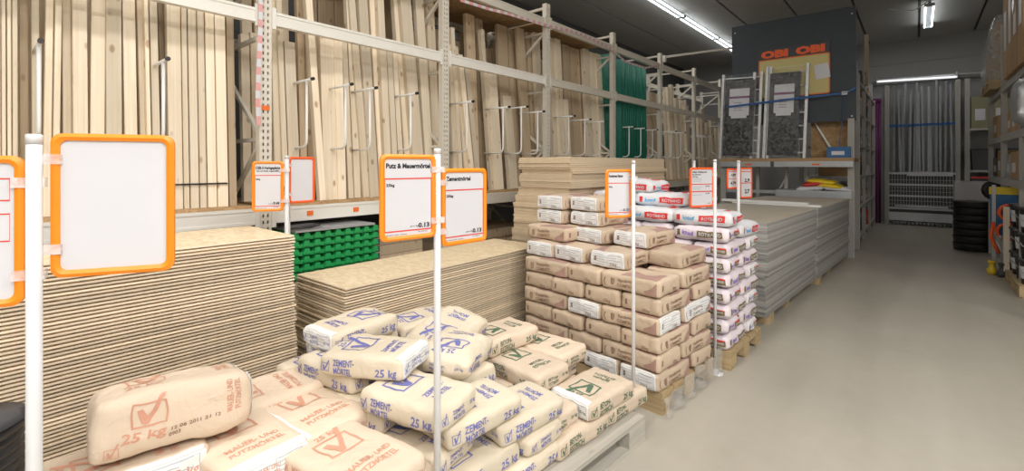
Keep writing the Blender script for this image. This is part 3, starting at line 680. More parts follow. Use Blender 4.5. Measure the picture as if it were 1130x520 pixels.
def sack(kind, x, y, zb, r, label, white=(), tilt=(0, 0), jit=1.0):
    global bn; bn += 1
    var, T = KIND[kind]; me, pm, wl = var[bn % len(var)]
    o = link('sack', me, None, (x, y, zb + T / 2), (RZ(tilt[0]), RZ(tilt[1]), RZ(r + random.uniform(-1.5, 1.5) * jit)))
    if pm: link('printed_lettering', pm, o)
    for f in white: link('end_label', wl[f], o)
    return tag(o, LOOK[kind] + ', ' + label, 'sack', GRP[kind])
ZB = lambda n: .146 + .0995 * (n - 1)
# cement block with blue ticks
sack('Z', -1.63, 1.28, ZB(5), 12, 'flat on the near corner behind the pole')
sack('Z', -1.94, 1.27, ZB(6), 24, 'lying askew on top with white near end', ('right',), (0, -2))
sack('Z', -2.37, 1.40, ZB(6), -84, 'topmost at the left rear with white left end', ('right',))
sack('Z', -2.16, 1.25, ZB(5), 9, 'fifth layer of the front, under the askew one')
sack('Z', -1.95, 1.24, ZB(4), 11, 'fourth layer of the front, left of the corner')
sack('Z', -1.53, 1.48, ZB(4), 85, 'fourth layer, along the aisle side at the corner')
sack('Z', -2.39, 1.24, ZB(4), 8, 'fourth layer, at the left end', ())
sack('Z', -1.66, 1.29, ZB(3), 12, 'third layer of the front at the corner')
sack('Z', -1.49, 1.76, ZB(3), 85, 'third layer, along the aisle side behind the corner')
sack('Z', -2.11, 1.22, ZB(3), 9, 'third layer of the front, left of the corner')
sack('Z', -1.52, 1.45, ZB(2), 86, 'second layer, along the aisle side at the corner')
sack('Z', -1.55, 1.81, ZB(2), 0, 'second layer, end on behind the corner')
sack('Z', -1.95, 1.24, ZB(2), 10, 'second layer of the front')
sack('Z', -1.66, 1.29, ZB(1), 10, 'bottom layer of the front at the corner')
sack('Z', -1.48, 1.74, ZB(1), 86, 'bottom layer, along the aisle side')
sack('Z', -2.11, 1.24, ZB(1), 8, 'bottom layer of the front, left of the corner')
for j, (x, y) in enumerate(((-1.84, 1.64), (-2.13, 1.72), (-2.43, 1.72))):
    for l in range(1, 5): sack('Z', x, y, ZB(l), 88, '%s layer in the %s inner column' % (nth(l), nth(j + 1)))
sack('Z', -2.42, 1.24, ZB(3), 8, 'third layer, at the left end'); sack('Z', -2.42, 1.24, ZB(2), 8, 'second layer, at the left end'); sack('Z', -2.42, 1.24, ZB(1), 8, 'bottom layer, at the left end')
sack('Z', -2.44, 1.45, ZB(5), 90, 'fifth layer with white end at far left', ('left',))
sack('ZW', -1.86, 1.70, ZB(5), 118, 'slumped on top right of the pole', (), (6, 4))
sack('ZW', -2.10, 1.86, ZB(5), 100, 'propped up behind the slumped one', (), (10, -8))
sack('Z', -2.40, 1.90, ZB(5), 84, 'in shade at the rear against the low board stack')
# concrete sacks with green ticks
for l in (1, 2): sack('B', -1.86, 2.14, ZB(l), 2, '%s inner layer' % nth(l)); sack('B', -1.88, 2.45, ZB(l), 0, '%s inner rear layer' % nth(l))
for l in (1, 2, 3): sack('B', -2.2, 2.27, ZB(l), 86, '%s layer under the darkest rear one' % nth(l))
sack('B', -1.44, 2.11, ZB(1), 84, 'bottom, along the pallet edge')
sack('B', -1.41, 2.53, ZB(1), 84, 'bottom, far end of the pallet edge')
sack('B', -1.57, 1.985, ZB(2), -3, 'end on beside the cement block, tick showing')
sack('B', -1.41, 2.35, ZB(2), 84, 'on top nearest the aisle with white near end', ('left',))
sack('B', -1.76, 2.18, ZB(3), -3, 'open on top with large tick in the middle')
sack('B', -1.83, 2.48, ZB(3), 0, 'pale top one in front of the compact stack')
sack('B', -2.04, 2.26, ZB(4), 84, 'highest at the rear left')
# mortar sacks with terracotta ticks
PBZ = lambda n: .146 + .104 * (n - 1)
for l in (1, 2, 3):
    for j, (x, y, r) in enumerate(((-2.22, .42, 88), (-1.9, .42, 88), (-1.86, .8, 2), (-2.25, .9, 88), (-1.62, 1.02, 2), (-1.6, .45, 88))):
        sack('P', x, y, PBZ(l), r, '%s layer, %s column of its pallet' % (nth(l), nth(j + 1)))
sack('P', -2.10, .37, PBZ(4) + .03, 84, 'under the plump one with white long side', ('front',))
sack('P', -1.97, .70, PBZ(4), 4, 'with white near end beside the plump one', ('right',))
sack('P', -2.28, .90, PBZ(4) + .012, 86, 'reddest one behind the plump one')
sack('P', -2.0, .985, PBZ(4) - .01, 8, 'with white long side, left of the blue ticked block', ('front',))
sack('P', -1.58, .94, PBZ(4) - .02, 8, 'with large tick at the bottom edge of the view')
sack('PB', -2.12, .51, PBZ(5) + .028, 84, 'topmost, lying on the others at left', ('right',), (-9, 3))
# brown compact sacks: layers of long-short-long and four short
def layer(kind, ox, oy, rz, l, pitch, odd, skip=(), kindfn=None, lab='', whites={}):
    c, s = math.cos(RZ(rz)), math.sin(RZ(rz))
    if odd: S = [('front left', -.375, -.25, 0), ('front middle', 0, -.175, 90), ('front right', .375, -.25, 0), ('rear left', -.45, .17, 90), ('rear middle', 0, .25, 0), ('rear right', .45, .17, 90)]
    else: S = [('front left end', -.45, -.175, 90), ('front second', -.15, -.175, 90), ('front third', .15, -.175, 90), ('front right end', .45, -.175, 90), ('rear left', -.375, .25, 0), ('rear right', .375, .25, 0)]
    for nm, x, y, r in S:
        if nm in skip: continue
        x += random.uniform(-.006, .006); y += random.uniform(-.01, .012)
        flip = 180 if random.random() < .3 else 0
        wh = whites.get((l, nm), ())
        if wh: flip = 0
        sack(kindfn(l, nm) if kindfn else kind, ox + x * c - y * s, oy + x * s + y * c, .146 + pitch * (l - 1), rz + r + flip, '%s layer, %s%s' % (nth(l), nm, lab), wh)
WH = {(4, 'front middle'): ('left',), (1, 'front right end'): ('left',), (1, 'front third'): ('left',), (4, 'front right'): ('right',), (4, 'rear right'): ('front',)}
for l in range(1, 7):
    layer('C', -1.80, 3.32, -5, l, .1195, l in (1, 2, 4, 6) if False else l % 2 == 0, (), None, '', WH)
LC = lambda n: .146 + .1195 * (n - 1)
for j, (x, r) in enumerate(((-2.29, 86), (-1.99, 84), (-1.66, 86))): sack('C', x, 3.24 - j * .02, LC(7), r, 'seventh layer, %s of three with white near ends' % nth(j + 1), ('left',))
sack('C', -1.38, 3.50, LC(7), 86, 'seventh layer, alone at the rear right'); sack('C', -1.72, 3.62, LC(7), 0, 'seventh layer, rear middle'); sack('C', -2.2, 3.62, LC(7), 0, 'seventh layer, rear left')
sack('C', -2.30, 3.26, LC(8), -8, 'eighth layer, long side to the front')
sack('C', -1.93, 3.42, LC(8), 80, 'eighth layer, white end, right of the long one', ('left',)); sack('C', -1.61, 3.46, LC(8), 84, 'eighth layer, white end, rightmost', ('left',)); sack('C', -2.3, 3.57, LC(8), 0, 'eighth layer, rear left')
for l in (9, 10):
    sack('C', -2.36, 3.47, LC(l), 86, '%s layer, left one with white near end' % nth(l), ('left',)); sack('C', -2.03, 3.50, LC(l), 84, '%s layer, right one with white near end' % nth(l), ('left',))
# white plaster sacks
KX, KY = -1.69, 4.27
for l in range(1, 9):
    layer('K', KX, KY, -2, l, .12, l % 2 == 0, ('rear left', 'front left', 'front left end') if l < 6 else (), lambda l, n: 'R' if (l == 8 and 'rear' in n) else 'K', '', {(2, 'rear right'): (), (7, 'rear right'): ('right',), (5, 'rear right'): ('right',), (3, 'rear right'): ('right',), (1, 'rear right'): ('right',)})
LK = lambda n: .146 + .12 * (n - 1)
sack('R', -1.33, 4.03, LK(9), 2, 'ninth layer, nearest the aisle'); sack('R', -1.79, 4.03, LK(9), 0, 'ninth layer, front middle'); sack('R', -2.2, 4.05, LK(9), 2, 'ninth layer, front left')
sack('R', -1.72, 4.36, LK(9), 0, 'ninth layer, rear middle'); sack('R', -2.17, 4.36, LK(9), 0, 'ninth layer, rear left')
sack('R', -1.76, 4.20, LK(10), 10, 'tenth layer, under the topmost'); sack('R', -2.2, 4.20, LK(10), -4, 'tenth layer, left')
sack('R', -2.02, 4.22, LK(11), -12, 'topmost of the whole pile', (), (0, 3))
# stretch film gathered at the foot of the compact stack
mb = MB()
pts = []
n = 40
for i in range(n + 1):
    t = i / n; y = 2.86 + .95 * t
    pts.append((-1.205 + .012 * math.sin(i * .8) + .05 * t, y))
rows = [(.02, .012), (.008, .05), (.012, .09), (.0, .13)]
base = len(mb.v)
for r, (dx, z) in enumerate(rows):
    for i, (x, y) in enumerate(pts): mb.v.append((x + dx + .006 * math.sin(i * .9 + r * 1.1), y, max(.012, z * (1 + .1 * math.sin(i * .25 + r)) + .06 * (i / n) * r / 3)))
for r in range(len(rows) - 1):
    for i in range(n): mb.f.append((r * (n + 1) + i, r * (n + 1) + i + 1, (r + 1) * (n + 1) + i + 1, (r + 1) * (n + 1) + i)); mb.m.append(0)
o = part('stretch_film', mb, 'haze_film', None, True); o.modifiers.new('s', 'SOLIDIFY').thickness = .001
tag(o, 'torn clear stretch film hanging at the foot of the brown sacks', 'film')
#SECTION3
# ------------------------------------------------------------------ sign stands
def pole(x, y, h, label, r=.0135, group=None):
    o = empty('sign_stand', label, 'stand', (x, y, 0), group=group)
    part('pole', MB().tube([(0, 0, .004), (0, 0, h)], r, 14), 'pole', o, True)
    part('base_plate', MB().lathe([(.06, 0), (.06, .006), (.03, .010), (.02, .03), (r, .035)], 20), 'pole', o, True)
    part('top_cap', MB().lathe([(r + .0008, h - .02), (r + .0008, h), (r * .8, h + .002)], 14), 'pole', o, True)
    return o
def rounded(w_, h_, r, n=5):
    P = []
    for cx, cy, a0 in ((w_ - r, h_ - r, 0), (r, h_ - r, 90), (r, r, 180), (w_ - r, r, 270)):
        for i in range(n + 1):
            a = RZ(a0 + 90 * i / n); P.append((cx + r * math.cos(a), cy + r * math.sin(a)))
    return P
def sign(P, Q, ztop, h, label, texts=(), lines=(), mat='orange', clip=None, poles=None):
    P, Q = Vector((P.x, P.y, 0)), Vector((Q.x, Q.y, 0)); w_ = (Q - P).length; a = math.atan2(Q.y - P.y, Q.x - P.x)
    o = empty('price_sign', label, 'sign', (P.x, P.y, ztop - h), (math.pi / 2, 0, a), 'framed price signs on poles')
    t = .016; outer = rounded(w_, h, .022); inner = [(x + t, y + t) for x, y in rounded(w_ - 2 * t, h - 2 * t, .014)]
    b = MB(); n = len(outer)
    for z0 in (0, 1):
        pass
    ring = [(outer, -.004), (outer, .006), ([((x + u) / 2, (y + v) / 2) for (x, y), (u, v) in zip(outer, inner)], .010), (inner, .006), (inner, .0)]
    for pts, z in ring: b.v += [(x, y, z) for x, y in pts]
    for k in range(len(ring) - 1):
        for i in range(n): b.f.append((k * n + i, k * n + (i + 1) % n, (k + 1) * n + (i + 1) % n, (k + 1) * n + i)); b.m.append(0)
    b.f.append(tuple(range(n))); b.m.append(0)
    part('frame', b, mat, o)
    pb = MB().prism(inner, .0005, .002, lambda x, y, z: (x, y, z)); pap = part('paper', pb, 'paper', o)
    tb = MB()
    iw, ih = w_ - 2 * t, h - 2 * t
    def put(tris, mi):
        nonlocal tb
        for tr in tris:
            nn = len(tb.v); tb.v += [(t + x * iw, t + y * ih, .0026) for x, y in tr]; tb.f.append((nn, nn + 1, nn + 2)); tb.m.append(mi)
    for s, cx, cy, hh, wd, mi in texts:
        tb = MB(); V, T, wdt = text_tris(s, .045 if hh > .025 else .02); put([tuple((cx + (V[i][0] / wdt - .5) * wd, cy + (V[i][1] - .5) * hh) for i in tr) for tr in T], mi); part('printed_text', tb, ['ink', 'ink_red', 'ink_grey'], pap)
    for x0, y0, x1, y1, mi in lines:
        tb = MB(); put(rect_shape(x0, y0, x1, y1), mi); part('printed_line', tb, ['ink', 'ink_red', 'ink_grey'], pap)
    if clip is not None:
        for zz in (.82, .2):
            x0, x1 = (-.035, .02) if clip == 'left' else (w_ - .02, w_ + .035)
            part('clip', MB().box((x0, h * zz - .011, -.006), (x1, h * zz + .011, .012)), 'clip', o)
    return o
def price(title, w=.9, second=None, price_='0.13'):
    T = [(title, .03 + w / 2, .91, .062, w, 0), ('25kg', .12, .66, .035, .17, 0), ('pro kg', .62, .115, .022, .18, 0), (price_, .83, .12, .06, .24, 0), ('preis inkl. mwst', .25, .02, .014, .42, 0), ('artikel', .8, .035, .012, .2, 0)]
    if second: T.append((second, .5, .84, .03, .88, 0))
    L = [(.0, .732, 1, .75, 1), (0, .052, 1, .07, 1), (.0, .07, .016, .732, 1), (.984, .07, 1, .732, 1)]
    return T, L
# near stand, far left
s0 = pole(-1.46, .10, 1.665, 'thick white pole carrying the large blank sign at far left', .0138)
L_, R_ = atZ(57, 147, 1.05), atZ(193, 150, 1.135)
sign(L_, R_, L_.z, .323, 'large blank white sign in orange frame at far left', clip='left')
L2, R2 = atZ(-52, 170, .98), atZ(28, 172, 1.03)
sign(L2, R2, R2.z, .325, 'orange framed sign cut off by the left edge of the view', lines=((.5, .42, .9, .43, 1), (.5, .62, .9, .63, 1), (.89, .42, .9, .63, 1), (.5, .72, .9, .73, 1), (.5, .88, .9, .89, 1), (.89, .72, .9, .89, 1)), clip='right')
# pole with mortar signs
pc = atZ(482.5, 165, 1.77); pole(pc.x, pc.y, 1.66, 'white pole carrying the two mortar price signs')
T, L = price('Putz & Mauermörtel', .94)
a, b = atZ(419, 170, 1.62), atZ(480, 169, 1.76); sign(a, b, a.z, .305, 'orange framed price sign for Putz & Mauermörtel', T, L, clip='right')
T, L = price('Zementmörtel', .62)
a, b = atZ(487, 186, 1.80), atZ(536, 187, 1.96); sign(a, b, a.z, .30, 'orange framed price sign for Zementmörtel', T, L, clip='left')
# pole between the board stacks
pc = atZ(316.5, 172, 3.12); pole(pc.x, pc.y, 1.66, 'white pole behind the leftmost board stack')
pc2 = atZ(319, 178, 3.35); pole(pc2.x, pc2.y, 1.62, 'thin white pole just behind another pole by the leftmost stack', .008)
T, L = price('OSB-3-Verlegeplatte', .94, 'Nut und Feder, ungeschliffen', '9.49')
a, b = atZ(278, 178, 3.02), atZ(313, 178, 3.1); sign(a, b, a.z, .325, 'small orange framed price sign for boards left of a white pole', T, L, clip='right')
a, b = atZ(318, 173, 3.15), atZ(347, 172, 3.3); sign(a, b, a.z, .315, 'small blank orange framed sign above the green panels', (), (), 'orange_red', clip='left')
# compact stack sign
pc = atZ(699, 178, 2.86); pole(pc.x, pc.y, 1.625, 'white pole in front of the brown compact sacks', .0115)
T, L = price('Fundament Beton', .66)
a, b = atZ(668, 187, 2.84), atZ(697, 185, 2.9); sign(a, b, a.z, .295, 'orange framed price sign above the brown compact sacks', T, L, clip='right')
# plaster sack signs
pc = atZ(789, 176, 3.62); pole(-1.075, pc.y / pc.x * -1.075 if False else pc.y, 1.64, 'white pole at the near corner of the white plaster sacks', .0125) if False else pole(pc.x, pc.y, 1.64, 'white pole at the near corner of the white plaster sacks', .0125)
a, b = atZ(761, 185, 3.86), atZ(787, 183, 3.98)
TT = [('Gips Haftputz', .4, .93, .04, .7, 0), ('Rotband', .25, .86, .035, .4, 0), ('30 kg', .18, .80, .03, .25, 0), ('8.99', .78, .53, .03, .2, 0), ('4.49', .78, .33, .03, .2, 0), ('6.99', .85, .05, .025, .15, 0)]
LL = [(.05, .7, .5, .72, 2), (.05, .66, .5, .68, 2), (.05, .74, .5, .76, 2), (0, .575, 1, .6, 1), (0, .37, 1, .40, 1), (.05, .5, .5, .52, 2), (.05, .45, .4, .47, 2), (.05, .28, .5, .3, 2)]
sign(a, b, a.z, .33, 'orange red framed sign with three price rows above white sacks', TT, LL, 'orange_red', clip='right')
pc = atZ(766, 177, 4.78); pole(pc.x, pc.y, 1.64, 'white pole standing behind the white plaster sacks')
# plasterboard signs, hung on thin poles
pc = atZ(815, 178, 4.64); pole(pc.x, pc.y, 1.64, 'white pole in front of the near plasterboard stack', .014)
a, b = atZ(802, 186, 4.66), atZ(814, 186, 4.74)
PT = [('4.99', .62, .72, .13, .5, 0), ('4.79', .6, .25, .16, .6, 0)]; PLn = [(0, .48, 1, .51, 1), (0, .9, 1, .93, 1)]
sign(a, b, a.z, .205, 'small orange red price sign left of the plasterboard pole', PT, PLn, 'orange_red')
a, b = atZ(816.5, 185, 4.70), atZ(829.5, 185, 4.8)
sign(a, b, a.z, .31, 'tall orange red price sign right of the plasterboard pole', [('2.9', .6, .6, .12, .5, 0), ('2.7', .6, .2, .14, .5, 0)], PLn, 'orange_red')
# black corrugated tub, bottom left
c = atZ(-12, 470, 1.30)
o = empty('corrugated_tub', 'black corrugated plastic tub at the bottom left corner', 'tub', (c.x - .08, c.y - .06, 0))
prof = [(.12, 0)]; z = .0
while z < .82: prof += [(.135, z + .004), (.135, z + .012), (.127, z + .016), (.127, z + .026)]; z += .028
prof += [(.14, z), (.14, z + .02), (.125, z + .024)]
part('wall', MB().lathe(prof, 28), 'black', o, True); part('rim', MB().lathe([(.13, z + .02), (.145, z + .03), (.13, z + .04), (.118, z + .03), (.13, z + .02)], 28), 'dark', o, True)

# ------------------------------------------------------------------ end frame with panel, ladders
EY = 9.86
end = empty('end_rack', 'grey end frame of the shelf row with perforated upright', 'rack')
um2 = upright_mesh(2.4, 'rack_grey'); um2b = upright_mesh(3.3, 'rack_grey')
for x in (-.86, -2.95):
    o = link('upright', um2, end, (x, EY + .07, 0), (0, 0, RZ(-90)))
    link('upright', um2b, end, (x, EY + 1.1, 0), (0, 0, RZ(-90)))
b = MB()
for x in (-2.45, -1.95, -1.6): b.box((x, EY + .5, 0), (x + .06, EY + .55, 1.6)).bar((x + .03, EY + .52, .3), (x + .5, EY + .52, 1.3), .035, .03)
b.bar((-2.9, EY + .52, .8), (-.9, EY + .52, .8), .035, .04)
part('brace', b, 'rack_grey', end)
zb = onY(865, 180, EY).z
for x0, x1 in ((-2.97, -2.08), (-2.02, -.82)):
    bo = part('crossbeam', MB().box((x0, EY - .02, zb - .07), (x1, EY + .03, zb + .03)).box((x0, EY - .026, zb - .07), (x1, EY - .02, zb - .05)), 'steel', end)
    part('orange_sticker', MB().box(((x0 + x1) / 2, EY - .028, zb - .04), ((x0 + x1) / 2 + .12, EY - .021, zb - .01)), 'sticker', bo)
part('crossbeam', MB().box((-2.0, EY - .02, 1.02), (-.84, EY + .03, 1.12)).box((-2.9, EY + .1, 1.06), (-2.0, EY + .14, 1.12)), 'steel', end)
part('shelf_board', MB().box((-2.97, EY - .02, zb + .03), (-.82, EY + .9, zb + .09)), 'card', end)
part('shelf_board', MB().box((-2.0, EY - .01, 1.12), (-.84, EY + .5, 1.14)), 'steel', end)
SZ = zb + .09
p0, p1, p2 = onY(808, 29, EY + .18), onY(945, 8, EY + .18), onY(945, 133, EY + .18)
pn = empty('slate_signboard', 'large dark slate panel fixed above the shelf end', 'panel')
part('board', MB().box((p0.x, EY + .16, p2.z), (p1.x, EY + .19, (p0.z + p1.z) / 2)), 'panel', pn)
for x in (p0.x + .06, p1.x - .06):
    for z in (p2.z + .08, p1.z - .1): part('screw', MB().tube([(x, EY + .15, z), (x, EY + .16, z)], .015, 8), 'steel', pn)
q0, q1, q2 = onY(837, 72, EY + .14), onY(916, 52, EY + .14), onY(914, 103, EY + .14)
ps = empty('poster', 'yellow poster with red border and dark lettered header on the slate panel', 'poster')
zt = (q0.z + q1.z) / 2
pa = part('sheet', MB().box((q0.x, EY + .145, q2.z), (q1.x, EY + .155, zt)), 'poster', ps)
part('border', MB().box((q0.x, EY + .142, q2.z), (q1.x, EY + .146, q2.z + .02)).box((q0.x, EY + .142, zt - .02), (q1.x, EY + .146, zt)).box((q0.x, EY + .142, q2.z), (q0.x + .02, EY + .146, zt)).box((q1.x - .02, EY + .142, q2.z), (q1.x, EY + .146, zt)), 'sticker', pa)
hd = part('header', MB().box((q0.x, EY + .14, zt), (q1.x, EY + .155, zt + .2)), 'dark', ps)
for cx in (q0.x * .76 + q1.x * .24, q0.x * .26 + q1.x * .74):
    tb = MB()
    for tr in text_shape('OBI', cx, zt + .095, .125, 0, .45, .07):
        nn = len(tb.v); tb.v += [(x, EY + .137, z) for x, z in tr]; tb.f.append((nn, nn + 1, nn + 2)); tb.m.append(0)
    part('printed_lettering', tb, 'orange_red', hd)
nt_ = part('paper_note', MB().box((-.11, 0, -.13), (.11, .004, .13)), 'paper', None, loc=(q1.x - .12, EY + .13, zt - .33), rot=(0, RZ(-8), 0)); tag(nt_, 'tilted white paper note at the right of the yellow poster', 'note')
def roof_ladder(px0, px1, label, k):
    a, b = onY(px0, 175, EY), onY(px1, 175, EY); w_ = b.x - a.x
    o = empty('packed_ladder', label, 'ladder', (a.x, EY + .02, SZ), (RZ(-2.0), RZ(1.8), 0), 'film wrapped ladders on the shelf end')
    h = 1.68 if k == 0 else 1.74
    for x in (0, w_ - .05, .06 if k else .9 * w_ - .1): part('rail', MB().box((x, -.02, 0), (x + .045, .05, h)).box((x + .012, -.026, 0), (x + .02, -.02, h)), 'alu', o)
    for i in range(7): part('rung', MB().tube([(.02, .0, .12 + i * .245), (w_ - .02, .0, .12 + i * .245)], .014, 8), 'alu', o, True)
    part('pack', MB().box((.075, -.03, .06), (w_ - .13, .04, h - .14)), 'wrap_dark', o)
    lb = part('product_label', MB().box((.16, -.034, .85), (w_ - .22, -.031, 1.38)).box((.2, -.034, .80), (w_ - .26, -.031, .85)), 'paper', o)
    part('label_band', MB().box((.16, -.036, 1.19), (w_ - .22, -.0342, 1.23)).box((.24, -.036, .95), (w_ - .34, -.0342, .958)).box((.24, -.036, 1.0), (w_ - .34, -.0342, 1.008)).box((.24, -.036, 1.05), (w_ - .34, -.0342, 1.058)).box((.24, -.036, 1.1), (w_ - .34, -.0342, 1.108)), 'purple', lb)
    n = 14; f = MB()
    for i in range(n + 1):
        for j in range(21):
            f.v.append((w_ * i / n, -.046 + .008 * noise.noise(Vector((i * .9, j * .7, k * 9))), .02 + (h - .04) * j / 20))
    for i in range(n):
        for j in range(20): f.f.append((i * 21 + j, (i + 1) * 21 + j, (i + 1) * 21 + j + 1, i * 21 + j + 1)); f.m.append(0)
    part('film_wrap', f, 'thin_film', o, True)
    return o
roof_ladder(793, 838, 'left film wrapped aluminium ladder leaning on the slate panel', 0)
roof_ladder(841, 889, 'right film wrapped aluminium ladder leaning on the slate panel', 1)
sz = onY(870, 110, EY).z
o = part('blue_strap', MB().bar((p0.x - .05, EY + .0, sz - .05), (p0.x + 1.4, EY - .02, sz + .02), .006, .035).bar((p0.x + 1.4, EY - .02, sz + .02), (p1.x - .16, EY + .12, sz + .05), .006, .035).bar((p1.x - .16, EY + .12, sz + .05), (p1.x, EY + .14, sz + .13), .006, .035).bar((p1.x - .16, EY + .12, sz + .05), (p1.x - .25, EY + .10, SZ + .02), .03, .006), 'strap', None)
tag(o, 'blue lashing strap across both wrapped ladders', 'strap')
tag(part('strap_buckle', MB().box((p1.x - .2, EY + .09, sz + .02), (p1.x - .12, EY + .115, sz + .08)).tube([(p1.x - .2, EY + .09, sz + .05), (p1.x - .1, EY + .08, sz + .07)], .012, 6), 'steel', None), 'small metal buckle on the blue strap', 'buckle')
q = onY(900, 133, EY + .45)
tag(part('brown_board', MB().box((-1.5, EY + .42, SZ), (-.9, EY + .45, p2.z + .1)), 'osb_dark', None), 'brown strand board standing upright beside the wrapped ladders', 'board')
tag(part('white_batten', MB().bar((-1.42, EY + .38, p2.z), (-1.1, EY + .36, SZ + .02), .045, .03), 'rack_white', None), 'pale batten leaning diagonally before the brown board', 'batten')
tag(part('dark_pipe', MB().tube([(-1.62, EY + .3, SZ), (-1.66, EY + .34, p2.z + .2)], .03, 10), 'dark', None, True), 'dark pipe standing right of the wrapped ladders', 'pipe')
def carton(name, lo, hi, mat, label, group=None, cat='box', tape_='card', lab=True, face='y'):
    cx, cy = (lo[0] + hi[0]) / 2, (lo[1] + hi[1]) / 2
    o = empty(name, label, cat, (cx, cy, lo[2]), group=group)
    w_, d, h = (hi[0] - lo[0]) / 2, (hi[1] - lo[1]) / 2, hi[2] - lo[2]
    part('body', MB().box((-w_, -d, 0), (w_, d, h - .004)).box((-w_, -d, h - .004), (w_, -.003, h)).box((-w_, .003, h - .004), (w_, d, h)), mat, o)
    part('tape', MB().box((-w_ - .001, -.025, h * .75), (w_ + .001, .025, h + .001)), tape_, o)
    if lab:
        if face == 'y': part('print_label', MB().box((-w_ * .6, -d - .002, h * .25), (w_ * .5, -d, h * .6)), 'paper', o)
        else:
            s = 1 if face == 'x+' else -1
            part('print_label', MB().box((min(s * w_, s * w_ + s * .002), -d * .5, h * .25), (max(s * w_, s * w_ + s * .002), d * .5, h * .6)), 'paper', o)
    return o
carton('carton', (-1.2, EY + .0, SZ), (-.86, EY + .3, SZ + .19), 'boxblue', 'blue carton on the shelf end beside the strap', None, 'box', 'boxblue')
for j, (x, c, z) in enumerate(((-1.48, 'paper', 1.145), (-1.2, 'yellow', 1.2), (-1.38, 'red', 1.24), (-1.05, 'paper', 1.15), (-1.3, 'yellow', 1.27))):
    D = bag_map(.22, .14, .035, j * 3.3, .3, .5, 0, 1.6)
    o = link('plastic_pouch', bag_mesh(D, 12, 8, 3).mesh('plastic_pouch', c, True), None, (x, EY + .2, z + .03), (RZ(3), RZ((-6, 8, -10, 3, 5)[j]), RZ((4, -6, 8, 0, -3)[j])))
    tag(o, ('lowest white', 'long yellow', 'red edged', 'second white', 'topmost yellow')[j] + ' pouch in the heap on the lower shelf end', 'pouch', 'pouches on the lower shelf end')
# ------------------------------------------------------------------ aisle side of that shelf row
gon = empty('aisle_shelf', 'grey shelf row along the left of the far aisle', 'shelf')
um3 = upright_mesh(3.3, 'rack_grey')
GY = [11.08, 12.7, 14.2, 15.7]
for y in GY: link('upright', um3, gon, (-.84, y, 0))
for y in GY: link('upright', um3, gon, (-1.75, y, 0))
for z in (.16, .75, 1.35, 1.95, 2.6, 3.2):
    part('shelf_board', MB().box((-1.75, 11.04, z), (-.845, 15.75, z + .03)), 'rack_grey', gon)
col = ['card', 'paper', 'boxblue', 'dark', 'red', 'card', 'steel', 'black', 'card_olive', 'paper']
SHN = {.19: 'lowest', .78: 'second', 1.38: 'third', 1.98: 'fourth', 2.63: 'fifth', 3.23: 'top'}
for z in (.19, .78, 1.38, 1.98, 2.63, 3.23):
    y = 11.15; j = 0
    while y < 15.2:
        j += 1; d = random.uniform(.28, .6); h = random.uniform(.2, .42)
        carton('carton', (-1.35 - random.random() * .2, y, z), (-.87 - random.random() * .06, y + d, z + h), 'red' if z < .3 and j < 3 else random.choice(col), '%s carton from the near end on the %s level of the left aisle shelf' % (nth(j), SHN[z]), 'cartons on the left aisle shelf', lab=random.random() < .7, face='x+', tape_='paper')
        y += d + random.uniform(.03, .15)
tag(part('timber_post', MB().box((-.85, 12.42, 3.27), (-.78, 12.5, 4.35)).box((-.845, 12.425, 4.35), (-.785, 12.495, 4.36)), 'spruce_brown', None), 'brown timber post standing on top of the left aisle shelf', 'post')
# ------------------------------------------------------------------ rack with metal profiles at the end wall
EZ = 16.3
er = empty('profile_rack', 'grey rack for upright metal profiles at the end of the aisle', 'rack')
um4 = upright_mesh(3.75, 'rack_grey')
for x in (-.62, .78): link('upright', um4, er, (x, EZ, 0), (0, 0, RZ(-90))); link('upright', um4, er, (x, EZ + .5, 0), (0, 0, RZ(-90)))
for z in (.12, .42, .75, 1.05, 1.35): part('crossbeam', MB().box((-.58, EZ - .03, z), (.74, EZ, z + .05)), 'steel', er)
part('front_panel', MB().box((-.58, EZ - .015, .14), (.74, EZ - .005, .34)), 'steel', er)
part('back_plate', MB().box((-.58, EZ + .01, .1), (.74, EZ + .02, 1.36)), 'dark', er)
part('price_strip', MB().box((-.2, EZ - .05, 1.31), (.68, EZ - .035, 1.42)), 'paper', er)
cg = MB()
for i in range(22): cg.bar((-.57 + i * .06, EZ - .01, .42), (-.57 + i * .06, EZ - .01, 1.35), .008, .008)
for z in (.55, .65, .9, 1.0, 1.2): cg.bar((-.58, EZ - .01, z), (.74, EZ - .01, z), .008, .008)
part('wire_grid', cg, 'steel', er)
tag(part('white_tube', MB().tube([(-.45, EZ - .03, .502), (.6, EZ - .03, .502)], .03, 10), 'paper', None, True), 'white tube lying across the front of the profile rack', 'tube')
for i in range(16):
    x = -.5 + i * .078; h = random.uniform(3.45, 3.8)
    b = MB().box((0, 0, 0), (.05, .004, h)).box((0, 0, 0), (.004, .03, h)).box((.046, 0, 0), (.05, .03, h))
    o = part('metal_profile', b, 'profile', None, loc=(x, EZ + .06 + .04 * (i % 3), .02), rot=(RZ(-.8), RZ(random.uniform(-1.2, 1.2) if i not in (1, 14) else (2.5 if i == 1 else 2.8)), 0))
    tag(o, '%s metal profile from the left in the end rack' % nth(i + 1), 'profile', 'metal profiles in the end rack')
tag(part('blue_band', MB().box((-.56, EZ + .01, 2.62), (.74, EZ + .014, 2.68)).box((-.56, EZ + .004, 2.6), (-.5, EZ + .014, 2.7)), 'strap', None), 'blue band tied across the upright metal profiles', 'band')
